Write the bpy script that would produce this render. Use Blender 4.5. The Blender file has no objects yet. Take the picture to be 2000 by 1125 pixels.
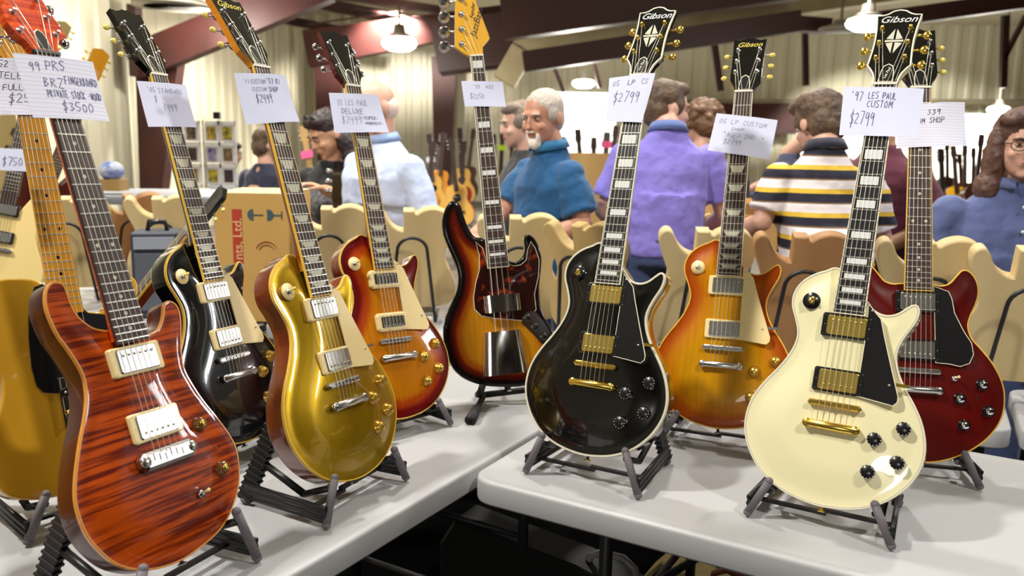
import bpy, bmesh, math, random
import numpy as np
from mathutils import Vector, Matrix
from mathutils.geometry import delaunay_2d_cdt
random.seed(7)
SC = bpy.context.scene
COL = SC.collection
# ---------------------------------------------------------------- camera
FPX, PITCH, ROLL, HCAM = 1641.46, 0.173449, 0.016969, 1.432641
CX, CY = 1000.0, 562.5
fwd = Vector((0, math.cos(PITCH), -math.sin(PITCH))); up0 = Vector((0, math.sin(PITCH), math.cos(PITCH))); rt0 = Vector((1, 0, 0))
CR = rt0*math.cos(ROLL)+up0*math.sin(ROLL); CU = up0*math.cos(ROLL)-rt0*math.sin(ROLL)
CAM = Vector((0, 0, HCAM))
cd = bpy.data.cameras.new('camera'); cam = bpy.data.objects.new('camera', cd); COL.objects.link(cam)
cam.matrix_world = Matrix((( CR.x, CU.x, -fwd.x, CAM.x), (CR.y, CU.y, -fwd.y, CAM.y), (CR.z, CU.z, -fwd.z, CAM.z), (0, 0, 0, 1)))
cd.sensor_width = 36; cd.lens = FPX/2000*36; cd.clip_start = .05; cd.clip_end = 200
cd.dof.use_dof = True; cd.dof.focus_distance = 1.65; cd.dof.aperture_fstop = 4.5
SC.camera = cam
# ---------------------------------------------------------------- world, lights, exposure
w = bpy.data.worlds.new('world'); SC.world = w; w.use_nodes = True
w.node_tree.nodes['Background'].inputs[0].default_value = (.9, .93, 1, 1); w.node_tree.nodes['Background'].inputs[1].default_value = .06
SC.view_settings.view_transform = 'Standard'; SC.view_settings.look = 'None'; SC.view_settings.gamma = 1
SC.view_settings.exposure = 0.42
def area(name, loc, target, sx, sy, power, color=(1, 1, 1)):
    l = bpy.data.lights.new(name, 'AREA'); l.shape = 'RECTANGLE'; l.size = sx; l.size_y = sy; l.energy = power; l.color = color
    o = bpy.data.objects.new(name, l); COL.objects.link(o); o.location = loc
    o.rotation_euler = (Vector(target)-Vector(loc)).to_track_quat('-Z', 'Y').to_euler(); return o
WARM = (1, .95, .86)
def spotl(name, loc, tgt, p, ang=110, col=(1, .97, .92), size=.13, blend=.5):
    l = bpy.data.lights.new(name, 'SPOT'); l.energy = p; l.spot_size = math.radians(ang); l.spot_blend = blend; l.color = col; l.shadow_soft_size = size; o = bpy.data.objects.new(name, l); COL.objects.link(o); o.location = loc; o.rotation_euler = (Vector(tgt)-Vector(loc)).to_track_quat('-Z', 'Y').to_euler(); return o
KEY = 1.0
for loc, tgt, p in (((2.0, -.8, 4.6), (.5, 1.7, .9), 290), ((-2.3, 1.0, 4.6), (.1, 1.8, .9), 520), ((-.2, 3.6, 4.7), (-.1, 2.6, .8), 260), ((2.8, 3.8, 4.7), (1.7, 2.9, .8), 240), ((-2.4, 4.8, 4.6), (-2.8, 5.2, 0), 420), ((1.4, 6.0, 4.5), (1.4, 6.0, 0), 480), ((-2.6, 8, 4.4), (-3.4, 8.6, .2), 800), ((-2.6, 11.5, 4.1), (-3.4, 12.5, .3), 850), ((3.5, 10, 4.3), (3.5, 10.5, 0), 700), ((-2.2, 15.5, 3.8), (-2.6, 18, .4), 1800), ((2.5, 15.0, 3.6), (2.5, 16.6, .2), 420), ((7.5, 15.0, 3.6), (7.5, 16.6, .2), 330), ((12, 15.0, 3.6), (12, 16.6, .2), 450)):
    spotl('high_bay_light', loc, tgt, p*KEY, 105 if loc[1] > 4 else 95, (1, .96, .90) if loc[1] < 4 else WARM)
area('high_window', (6.8, 3.7, 3.25), (-.4, 1.5, 1.0), 1.1, .65, 75, (.97, .98, 1))
area('rear_fill_light', (-2.2, -6.0, 2.6), (.2, 2.0, 1.1), 1.6, 1.2, 60, (1, .98, .95))  # added fill light behind the camera; no door stands there

def ray(px, py): return fwd+(px-CX)/FPX*CR+(CY-py)/FPX*CU
def at(px, py, Y): d = ray(px, py); return CAM+d*(Y/d.y)
def ground(px, py, z): d = ray(px, py); return CAM+d*((z-HCAM)/d.z)
# ---------------------------------------------------------------- materials
def s2l(c): return c/12.92 if c <= .04045 else ((c+.055)/1.055)**2.4
def rgb(r, g, b): return (s2l(r/255), s2l(g/255), s2l(b/255), 1)
MATS = {}
def mat(name, col=(200, 200, 200), rough=.5, metal=0, coat=0, emit=0, spec=.5, noise=None, bump=None, alpha=None, trans=0, sheen=0):
    if name in MATS: return MATS[name]
    m = bpy.data.materials.new(name); m.use_nodes = True; nt = m.node_tree; b = nt.nodes['Principled BSDF']
    c = rgb(*col); b.inputs['Base Color'].default_value = c; b.inputs['Roughness'].default_value = rough; b.inputs['Metallic'].default_value = metal
    b.inputs['Coat Weight'].default_value = coat; b.inputs['Coat Roughness'].default_value = .03; b.inputs['Specular IOR Level'].default_value = spec
    b.inputs['Transmission Weight'].default_value = trans
    if sheen: b.inputs['Sheen Weight'].default_value = sheen
    if emit: b.inputs['Emission Color'].default_value = c; b.inputs['Emission Strength'].default_value = emit
    tc = nt.nodes.new('ShaderNodeTexCoord')
    if noise:
        sc, col2, stretch = noise; mp = nt.nodes.new('ShaderNodeMapping'); mp.inputs['Scale'].default_value = stretch
        nz = nt.nodes.new('ShaderNodeTexNoise'); nz.inputs['Scale'].default_value = sc; nz.inputs['Detail'].default_value = 4
        mx = nt.nodes.new('ShaderNodeMix'); mx.data_type = 'RGBA'; mx.inputs[6].default_value = c; mx.inputs[7].default_value = rgb(*col2)
        nt.links.new(tc.outputs['Object'], mp.inputs[0]); nt.links.new(mp.outputs[0], nz.inputs[0])
        rp = nt.nodes.new('ShaderNodeMapRange'); rp.inputs[1].default_value = .35; rp.inputs[2].default_value = .65
        nt.links.new(nz.outputs[0], rp.inputs[0]); nt.links.new(rp.outputs[0], mx.inputs[0]); nt.links.new(mx.outputs[2], b.inputs['Base Color'])
    if bump:
        n2 = nt.nodes.new('ShaderNodeTexNoise'); n2.inputs['Scale'].default_value = bump[0]; bp = nt.nodes.new('ShaderNodeBump')
        bp.inputs['Strength'].default_value = bump[1]; bp.inputs['Distance'].default_value = bump[2] if len(bump) > 2 else .003
        nt.links.new(tc.outputs['Object'], n2.inputs[0]); nt.links.new(n2.outputs[0], bp.inputs['Height']); nt.links.new(bp.outputs[0], b.inputs['Normal'])
    MATS[name] = m; return m
def burst(name, stops, grain=True, rough=.3):
    "lacquered sunburst: colour follows the stored distance from the rim"
    m = bpy.data.materials.new(name); m.use_nodes = True; nt = m.node_tree; b = nt.nodes['Principled BSDF']
    b.inputs['Roughness'].default_value = rough; b.inputs['Coat Weight'].default_value = .5; b.inputs['Coat IOR'].default_value = 1.4; b.inputs['Specular IOR Level'].default_value = .15; b.inputs['Coat Roughness'].default_value = .02
    a = nt.nodes.new('ShaderNodeAttribute'); a.attribute_name = 'rim'; r = nt.nodes.new('ShaderNodeValToRGB')
    r.color_ramp.interpolation = 'EASE'
    while len(r.color_ramp.elements) < len(stops): r.color_ramp.elements.new(.5)
    for e, (p, c) in zip(r.color_ramp.elements, stops): e.position = p; e.color = rgb(*c)
    nt.links.new(a.outputs['Fac'], r.inputs[0]); out = r.outputs[0]
    if grain:
        tc = nt.nodes.new('ShaderNodeTexCoord'); mp = nt.nodes.new('ShaderNodeMapping'); mp.inputs['Scale'].default_value = (90, 5, 20)
        nz = nt.nodes.new('ShaderNodeTexNoise'); nz.inputs['Scale'].default_value = 1.5
        mx = nt.nodes.new('ShaderNodeMix'); mx.data_type = 'RGBA'; mx.blend_type = 'MULTIPLY'; mx.inputs[0].default_value = .35
        nt.links.new(tc.outputs['Object'], mp.inputs[0]); nt.links.new(mp.outputs[0], nz.inputs[0]); nt.links.new(out, mx.inputs[6]); nt.links.new(nz.outputs[0], mx.inputs[7]); out = mx.outputs[2]
    nt.links.new(out, b.inputs['Base Color']); MATS[name] = m; return m
def flame(name, c1, c2, scale=9, coat=1):
    m = bpy.data.materials.new(name); m.use_nodes = True; nt = m.node_tree; b = nt.nodes['Principled BSDF']
    b.inputs['Roughness'].default_value = .35; b.inputs['Specular IOR Level'].default_value = .15; b.inputs['Coat IOR'].default_value = 1.4; b.inputs['Coat Weight'].default_value = coat*.6; b.inputs['Coat Roughness'].default_value = .02
    tc = nt.nodes.new('ShaderNodeTexCoord'); mp = nt.nodes.new('ShaderNodeMapping'); mp.inputs['Scale'].default_value = (1, 1, 1); mp.inputs['Rotation'].default_value = (0, 0, .05)
    def nz_(sc, k, d=3):
        mp_ = nt.nodes.new('ShaderNodeMapping'); mp_.inputs['Scale'].default_value = sc; mp_.inputs['Rotation'].default_value = (0, 0, .06); n_ = nt.nodes.new('ShaderNodeTexNoise'); n_.inputs['Scale'].default_value = k; n_.inputs['Detail'].default_value = d; n_.inputs['Distortion'].default_value = .4
        nt.links.new(tc.outputs['Object'], mp_.inputs[0]); nt.links.new(mp_.outputs[0], n_.inputs[0]); return n_.outputs[0]
    q1 = nz_((4, 80, 4), 1.6); q2 = nz_((8, 150, 8), 1.5, 2); q3 = nz_((7, 5, 7), 1.2, 1)
    mm = nt.nodes.new('ShaderNodeMath'); mm.operation = 'MULTIPLY_ADD'; mm.inputs[1].default_value = .45; m2 = nt.nodes.new('ShaderNodeMath'); m2.operation = 'MULTIPLY_ADD'; m2.inputs[1].default_value = .35; r = nt.nodes.new('ShaderNodeValToRGB')
    r.color_ramp.elements[0].position = .78; r.color_ramp.elements[0].color = rgb(*c2); r.color_ramp.elements[1].position = 1.0; r.color_ramp.elements[1].color = rgb(*c1)
    L = nt.links.new; L(q2, mm.inputs[0]); L(q1, mm.inputs[2]); L(q3, m2.inputs[0]); L(mm.outputs[0], m2.inputs[2]); L(m2.outputs[0], r.inputs[0]); L(r.outputs[0], b.inputs['Base Color']); MATS[name] = m; return m
BLACKLAQ = mat('black_lacquer', (6, 6, 7), .15, coat=1)
CREAMLAQ = mat('cream_lacquer', (246, 238, 190), .25, coat=1)
MAHOG = mat('mahogany', (128, 52, 18), .3, coat=.9, noise=(14, (96, 34, 12), (1, .12, 1)))
DARKMAHOG = mat('dark_cherry_mahogany', (62, 6, 8), .35, coat=.45, spec=.3)
CHERRY = mat('cherry_wood', (92, 6, 2), .3, coat=.8, spec=.3, noise=(5, (66, 3, 2), (1, .5, 1)))
MAPLE = mat('amber_maple', (222, 158, 32), .3, coat=.8, noise=(8, (200, 134, 22), (1, .2, 1)))
ROSEWOOD = mat('rosewood', (66, 44, 36), .45, noise=(40, (44, 28, 24), (1, .08, 1)))
EBONY = mat('ebony', (38, 36, 38), .32, coat=.4)
CREAM = mat('cream_plastic', (246, 222, 160), .35, coat=.3)
IVORY = mat('ivory_binding', (240, 232, 205), .35, coat=.4)
YBIND = mat('amber_binding', (236, 190, 70), .35, coat=.4)
BLACKP = mat('black_plastic', (14, 14, 16), .3, coat=.4)
CHROME = mat('chrome', (226, 226, 230), .12, 1)
NICKEL = mat('nickel', (205, 203, 198), .25, 1)
GOLD = mat('gold_plate', (240, 204, 96), .24, 1); GOLDC = mat('brushed_gold_cover', (226, 198, 104), .3, 1)
STEEL = mat('string_steel', (228, 222, 200), .35, .45)
PEARL = mat('pearl_inlay', (238, 238, 236), .2, coat=.8)
PEARLG = mat('grey_pearl_inlay', (206, 204, 182), .25, coat=.8)
FRET = mat('fret_wire', (232, 230, 220), .25, .8)
AMBERK = mat('amber_knob', (206, 150, 40), .15, coat=1)
CLEARK = mat('gold_bell_knob', (196, 150, 48), .28, .55, coat=.6); DARKAMB = mat('dark_amber_knob', (112, 62, 16), .15, coat=1)
TULIP = mat('yellow_tuner_plastic', (226, 206, 96), .3, coat=.6)
REDNIT = mat('nut_white', (235, 230, 215), .4)
GREYRUB = mat('grey_rubber', (104, 98, 102), .55)
BLACKABS = mat('black_ribbed_plastic', (20, 20, 22), .4)
PAPER = mat('white_paper', (224, 227, 250), .85)
INK = mat('blue_black_ink', (84, 84, 128), .7)
INKG = mat('faint_grey_ink', (150, 150, 176), .7)
INKK = mat('black_ink', (40, 36, 52), .7)
# ---------------------------------------------------------------- mesh helpers
class MB:
    def __init__(s): s.v = []; s.f = []; s.mi = []; s.sm = []; s.mats = []; s.attr = {}
    def m(s, mt):
        if mt not in s.mats: s.mats.append(mt)
        return s.mats.index(mt)
    def add(s, vs, fs, mt, smooth=False):
        o = len(s.v); s.v += [tuple(v) for v in vs]; k = s.m(mt)
        for f in fs: s.f.append([o+i for i in f]); s.mi.append(k); s.sm.append(smooth)
        return o
    def box(s, c, d, mt, M=None, bev=0):
        x, y, z = d[0]/2, d[1]/2, d[2]/2
        if bev:
            b = min(bev, x*.9, y*.9)
            pts = [(-x+b, -y), (x-b, -y), (x, -y+b), (x, y-b), (x-b, y), (-x+b, y), (-x, y-b), (-x, -y+b)]
            zb = min(b, z*.9); rings = [(z, b*.6), (z-zb*.6, 0), (-z, 0)]
            vs = []
            for zz, ins in rings:
                for px, py in pts: vs.append((px*(1-ins/max(x, 1e-6)), py*(1-ins/max(y, 1e-6)), zz))
            fs = [list(range(8)), [16+7-i for i in range(8)]]
            for k in range(2):
                for i in range(8): j = (i+1) % 8; fs.append([8*k+i, 8*(k+1)+i, 8*(k+1)+j, 8*k+j])
        else:
            vs = [(a*x, b_*y, e*z) for a in (-1, 1) for b_ in (-1, 1) for e in (-1, 1)]
            fs = [[0, 1, 3, 2], [4, 6, 7, 5], [0, 4, 5, 1], [2, 3, 7, 6], [0, 2, 6, 4], [1, 5, 7, 3]]
        T = Matrix.Translation(Vector(c)) @ (M.to_4x4() if M else Matrix.Identity(4))
        s.add([T @ Vector(v) for v in vs], fs, mt)
    def tube(s, pts, r, mt, n=8, caps=True, flat=1.0, refup=None, smooth=True):
        pts = [Vector(p) for p in pts]; rs = r if isinstance(r, (list, tuple)) else [r]*len(pts); vs = []; pu = None
        for i, p in enumerate(pts):
            a = pts[max(i-1, 0)]; b = pts[min(i+1, len(pts)-1)]; t = (b-a)
            t = t.normalized() if t.length > 1e-9 else Vector((0, 0, 1))
            ref = refup or pu or (Vector((0, 0, 1)) if abs(t.z) < .9 else Vector((1, 0, 0)))
            ref = Vector(ref); u = (ref-t*ref.dot(t)); u = u.normalized() if u.length > 1e-6 else t.orthogonal().normalized()
            v = t.cross(u); pu = u
            for k in range(n):
                an = 2*math.pi*k/n; vs.append(p+u*math.cos(an)*rs[i]*flat+v*math.sin(an)*rs[i])
        fs = []
        for i in range(len(pts)-1):
            for k in range(n): j = (k+1) % n; fs.append([i*n+k, i*n+j, (i+1)*n+j, (i+1)*n+k])
        if caps: fs.append(list(range(n))[::-1]); fs.append([(len(pts)-1)*n+k for k in range(n)])
        s.add(vs, fs, mt, smooth)
    def lathe(s, prof, mt, T=None, n=20, smooth=True, sx=1, sy=1):
        T = T or Matrix.Identity(4); vs = []; fs = []
        for r, z in prof:
            for k in range(n): a = 2*math.pi*k/n; vs.append(T @ Vector((r*math.cos(a)*sx, r*math.sin(a)*sy, z)))
        for i in range(len(prof)-1):
            for k in range(n): j = (k+1) % n; fs.append([i*n+k, i*n+j, (i+1)*n+j, (i+1)*n+k])
        fs.append(list(range(n))[::-1]); fs.append([(len(prof)-1)*n+k for k in range(n)]); s.add(vs, fs, mt, smooth)
    def ell(s, c, r, mt, M=None, n=14, m=9):
        prof = [(math.sin(math.pi*max(.004, min(.996, i/m))), -math.cos(math.pi*max(.004, min(.996, i/m)))) for i in range(m+1)]
        T = Matrix.Translation(Vector(c)) @ (M.to_4x4() if M else Matrix.Identity(4)) @ Matrix.Diagonal((r[0], r[1], r[2], 1)); s.lathe(prof, mt, T, n)
    def prism(s, pts, z0, z1, mt, T=None, side=None, bev=0):
        "polygon (x,y) extruded z0..z1 (z1 = top)"
        T = T or Matrix.Identity(4); n = len(pts); A = sum(pts[i][0]*pts[(i+1) % n][1]-pts[(i+1) % n][0]*pts[i][1] for i in range(n))
        if A < 0: pts = pts[::-1]
        ins = inset(pts, bev) if bev else pts
        top = [T @ Vector((x, y, z1)) for x, y in ins]; bot = [T @ Vector((x, y, z0)) for x, y in pts]; mid = [T @ Vector((x, y, z1-bev)) for x, y in pts]
        tri = delaunay_2d_cdt([Vector(p) for p in ins], [], [list(range(n))], 1, 1e-7)
        tv = [T @ Vector((p.x, p.y, z1)) for p in tri[0]]; s.add(tv, [list(f) for f in tri[2]], mt)
        tri = delaunay_2d_cdt([Vector(p) for p in pts], [], [list(range(n))], 1, 1e-7)
        s.add([T @ Vector((p.x, p.y, z0)) for p in tri[0]], [list(f)[::-1] for f in tri[2]], side or mt)
        if bev: s.add(mid+top, [[i, (i+1) % n, n+(i+1) % n, n+i] for i in range(n)], mt)
        up_ = mid if bev else top
        s.add(bot+up_, [[i, (i+1) % n, n+(i+1) % n, n+i] for i in range(n)], side or mt)
    def build(s, name, parent=None, T=None):
        me = bpy.data.meshes.new(name); vs = s.v
        if T is not None: vs = [T @ Vector(v) for v in vs]
        me.from_pydata([tuple(v) for v in vs], [], s.f); me.validate(clean_customdata=False)
        for mt in s.mats: me.materials.append(mt)
        if len(me.polygons) == len(s.mi):
            me.polygons.foreach_set('material_index', s.mi); me.polygons.foreach_set('use_smooth', s.sm)
        for k, a in s.attr.items():
            at_ = me.attributes.new(k, 'FLOAT', 'POINT'); at_.data.foreach_set('value', a)
        me.update(); o = bpy.data.objects.new(name, me); COL.objects.link(o)
        if parent: o.parent = parent
        return o
def inset(pts, d):
    n = len(pts); out = []
    for i in range(n):
        p = Vector(pts[i]); a = (p-Vector(pts[i-1])); b = (Vector(pts[(i+1) % n])-p)
        t = (a.normalized()+b.normalized()); t = t.normalized() if t.length > 1e-9 else a.normalized(); nrm = Vector((-t.y, t.x)); out.append((p.x+nrm.x*d, p.y+nrm.y*d))
    return out
def catmull(pts, k=5, closed=True):
    n = len(pts); out = []; P = [np.array(p, float) for p in pts]
    rng = range(n) if closed else range(n-1)
    for i in rng:
        p0, p1, p2, p3 = (P[(i-1) % n], P[i], P[(i+1) % n], P[(i+2) % n]) if closed else (P[max(i-1, 0)], P[i], P[i+1], P[min(i+2, n-1)])
        for j in range(k):
            t = j/k; out.append(tuple(.5*((2*p1)+(-p0+p2)*t+(2*p0-5*p1+4*p2-p3)*t*t+(-p0+3*p1-3*p2+p3)*t**3)))
    if not closed: out.append(tuple(P[-1]))
    return out
def resample(pts, step):
    P = np.array(pts+[pts[0]], float); d = np.r_[0, np.cumsum(np.hypot(*np.diff(P, axis=0).T))]; n = int(d[-1]/step); t = np.linspace(0, d[-1], n, endpoint=False)
    return list(zip(np.interp(t, d, P[:, 0]), np.interp(t, d, P[:, 1])))
def empty(name, M=None, loc=None):
    o = bpy.data.objects.new(name, None); o.empty_display_size = .05; COL.objects.link(o)
    if M is not None: o.matrix_world = M
    if loc is not None: o.location = loc
    return o
def tag(o, label=None, cat=None, group=None, kind=None):
    if label: o['label'] = label
    if cat: o['category'] = cat
    if group: o['group'] = group
    if kind: o['kind'] = kind
    return o
def text_mesh(txt, size, mt, shear=0, ex=.0003, bold=0):
    cu = bpy.data.curves.new('lettering', 'FONT'); cu.body = txt; cu.size = size; cu.shear = shear; cu.extrude = ex; cu.align_x = 'CENTER'; cu.align_y = 'CENTER'; cu.offset = bold
    o = bpy.data.objects.new('t', cu); COL.objects.link(o); dg = bpy.context.evaluated_depsgraph_get(); me = bpy.data.meshes.new_from_object(o.evaluated_get(dg))
    bpy.data.objects.remove(o); vs = [v.co.copy() for v in me.vertices]; fs = [list(p.vertices) for p in me.polygons]; bpy.data.meshes.remove(me); return vs, fs
# single-stroke handwriting
GL = {'A': [[(0, 0), (.5, 1), (1, 0)], [(.2, .4), (.8, .4)]], 'B': [[(0, 0), (0, 1), (.7, .85), (.1, .5), (.9, .3), (0, 0)]], 'C': [[(1, .85), (.5, 1), (0, .5), (.4, 0), (1, .1)]],
'D': [[(0, 0), (0, 1), (.8, .8), (.95, .35), (0, 0)]], 'E': [[(1, 1), (0, 1), (0, 0), (1, 0)], [(0, .5), (.8, .5)]], 'F': [[(1, 1), (0, 1), (0, 0)], [(0, .5), (.8, .5)]],
'G': [[(1, .85), (.5, 1), (0, .5), (.4, 0), (1, .1), (1, .45), (.6, .45)]], 'H': [[(0, 0), (0, 1)], [(1, 0), (1, 1)], [(0, .5), (1, .5)]], 'I': [[(.5, 0), (.5, 1)]],
'K': [[(0, 0), (0, 1)], [(1, 1), (0, .45), (1, 0)]], 'L': [[(0, 1), (0, 0), (1, 0)]], 'M': [[(0, 0), (.1, 1), (.5, .3), (.9, 1), (1, 0)]], 'N': [[(0, 0), (0, 1), (1, 0), (1, 1)]],
'O': [[(.5, 1), (0, .6), (.2, 0), (.8, .05), (1, .6), (.5, 1)]], 'P': [[(0, 0), (0, 1), (.9, .85), (.8, .5), (0, .45)]], 'R': [[(0, 0), (0, 1), (.9, .8), (.1, .5), (1, 0)]],
'S': [[(1, .9), (.4, 1), (0, .75), (.9, .35), (.6, 0), (0, .1)]], 'T': [[(0, 1), (1, 1)], [(.5, 1), (.5, 0)]], 'U': [[(0, 1), (0, .2), (.5, 0), (1, .2), (1, 1)]], 'V': [[(0, 1), (.5, 0), (1, 1)]],
'W': [[(0, 1), (.25, 0), (.5, .7), (.75, 0), (1, 1)]], 'X': [[(0, 0), (1, 1)], [(0, 1), (1, 0)]], 'Y': [[(0, 1), (.5, .5), (1, 1)], [(.5, .5), (.4, 0)]], 'Z': [[(0, 1), (1, 1), (0, 0), (1, 0)]],
'0': [[(.5, 1), (.05, .6), (.2, 0), (.8, .05), (.95, .6), (.5, 1)]], '1': [[(.5, 1), (.5, 0)]], '2': [[(0, .8), (.5, 1), (.9, .7), (0, 0), (1, 0)]], '3': [[(0, 1), (.9, .9), (.4, .55), (1, .3), (.4, 0), (0, .1)]],
'4': [[(0, 1), (0, .45), (1, .45)], [(.8, 1), (.8, -.2)]], '5': [[(1, 1), (.1, 1), (0, .55), (.9, .4), (.6, 0), (0, .05)]], '7': [[(0, 1), (1, 1), (.4, -.1)]], '8': [[(.5, .5), (.1, .8), (.5, 1), (.9, .8), (.1, .2), (.5, 0), (.9, .25), (.5, .5)]],
'9': [[(.9, .9), (.3, 1), (.05, .6), (.5, .45), (.9, .9), (.8, -.15)]], '6': [[(.8, 1), (.1, .4), (.4, 0), (.9, .25), (.2, .45)]], '$': [[(1, .85), (.4, .95), (0, .7), (.9, .35), (.6, .05), (0, .1)], [(.55, 1.25), (.45, -.3)]],
"'": [[(.5, 1.1), (.4, .8)]], '*': [[(.3, .5), (.7, .6)], [(.4, .7), (.6, .4)], [(.35, .45), (.65, .68)]], '-': [[(.1, .45), (.9, .5)]], '.': [[(.4, 0), (.5, .08)]], ',': [[(.5, .1), (.35, -.2)]], '#': [[(.3, 0), (.4, 1)], [(.6, 0), (.7, 1)], [(.1, .35), (.9, .35)], [(.1, .65), (.9, .65)]], ' ': []}
def strokes(txt, x0, y0, h, adv, slant=.15):
    rs = random.Random(hash(txt) % 997 if False else sum(map(ord, txt))); out = []; x = x0
    for ch in txt:
        dy = rs.uniform(-.06, .06)*h; sc = rs.uniform(.92, 1.08)
        for st in GL.get(ch, []): out.append([(x+(a*.72+slant*b)*adv*sc, y0-dy-b*h*sc) for a, b in st])
        x += adv
    return out
# ================================================================ GUITARS
SHARED = {}
LP = [(28, 427), (37, 438), (50, 446), (65, 448), (80, 443), (93, 432), (104, 423), (113, 424), (117, 437), (113, 456), (102, 478), (93, 500), (90, 521), (97, 549), (112, 577), (130, 603), (146, 632), (156, 664), (158, 694), (151, 724), (135, 753), (111, 779), (84, 797), (52, 809), (15, 815), (-15, 815), (-50, 809), (-82, 798), (-110, 780), (-134, 754), (-151, 724), (-159, 694), (-158, 662), (-150, 634), (-135, 606), (-117, 580), (-101, 553), (-91, 527), (-89, 503), (-97, 477), (-107, 452), (-108, 428), (-99, 406), (-81, 388), (-57, 376), (-28, 370)]
_esr = [(28, 440), (48, 442), (65, 436), (78, 420), (91, 406), (106, 409), (119, 428), (123, 453), (118, 478), (107, 507), (103, 528), (110, 552), (129, 575), (147, 598), (162, 625), (171, 652), (173, 678), (170, 705), (161, 730), (143, 757), (118, 781), (85, 802), (49, 816), (18, 821)]
ES = _esr+[(-x, y) for x, y in _esr[::-1]]
PRS = [(-93, 354), (-82, 351), (-71, 357), (-69, 373), (-68, 390), (-64, 405), (-55, 418), (-44, 428), (-28, 434), (28, 450), (50, 452), (66, 446), (79, 430), (88, 411), (99, 405), (111, 411), (115, 424), (112, 442), (104, 466), (95, 493), (91, 520), (98, 549), (110, 580), (126, 612), (139, 642), (145, 668), (141, 696), (130, 725), (111, 750), (87, 771), (59, 785), (25, 793), (-14, 798), (-48, 795), (-78, 787), (-102, 774), (-121, 757), (-136, 733), (-146, 708), (-149, 682), (-147, 656), (-139, 631), (-128, 606), (-114, 578), (-100, 553), (-89, 528), (-84, 506), (-84, 488), (-88, 471), (-95, 450), (-103, 430), (-107, 408), (-108, 388), (-103, 367)]
BASS = [(-106, 403), (-123, 412), (-138, 438), (-145, 470), (-141, 509), (-129, 548), (-117, 587), (-114, 620), (-122, 657), (-141, 692), (-160, 728), (-171, 762), (-173, 800), (-167, 842), (-152, 880), (-123, 909), (-78, 930), (-25, 941), (34, 946), (82, 938), (122, 915), (147, 880), (152, 842), (140, 800), (122, 760), (110, 715), (113, 672), (124, 622), (129, 582), (122, 545), (107, 521), (92, 517), (84, 530), (83, 561), (73, 581), (55, 592), (36, 588), (27, 572), (-31, 519), (-55, 511), (-71, 485), (-81, 449), (-88, 417)]
TELE0 = [(-28, 22), (-45, 12), (-70, 8), (-95, 8), (-122, 18), (-141, 40), (-147, 72), (-141, 110), (-129, 145), (-121, 175), (-124, 208), (-139, 245), (-155, 288), (-162, 325), (-157, 357), (-137, 382), (-97, 396), (-45, 400), (45, 400), (97, 396), (137, 382), (157, 355), (162, 320), (155, 280), (140, 240), (122, 200), (111, 168), (112, 140), (124, 108), (138, 68), (145, 42), (141, 26), (129, 22), (116, 30), (103, 50), (88, 70), (68, 83), (47, 82), (33, 72), (28, 58)]
TELE = [(x, y+390) for x, y in TELE0]
def fpos(n, s): return s*(1-2**(-n/12))
def edgedist(P, O):
    A = O; B = np.roll(O, -1, axis=0); d = np.full(len(P), 1e9)
    for a, b in zip(A, B):
        ab = b-a; t = np.clip(((P-a)@ab)/(ab@ab), 0, 1); q = a+t[:, None]*ab; d = np.minimum(d, np.hypot(*(P-q).T))
    return d
def insidepoly(P, O):
    x, y = P[:, 0], P[:, 1]; c = np.zeros(len(P), bool); j = len(O)-1
    for i in range(len(O)):
        xi, yi = O[i]; xj, yj = O[j]; cond = ((yi > y) != (yj > y)); xx = (xj-xi)*(y-yi)/((yj-yi) if yj != yi else 1e-9)+xi; c ^= cond & (x < xx); j = i
    return c
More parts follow.
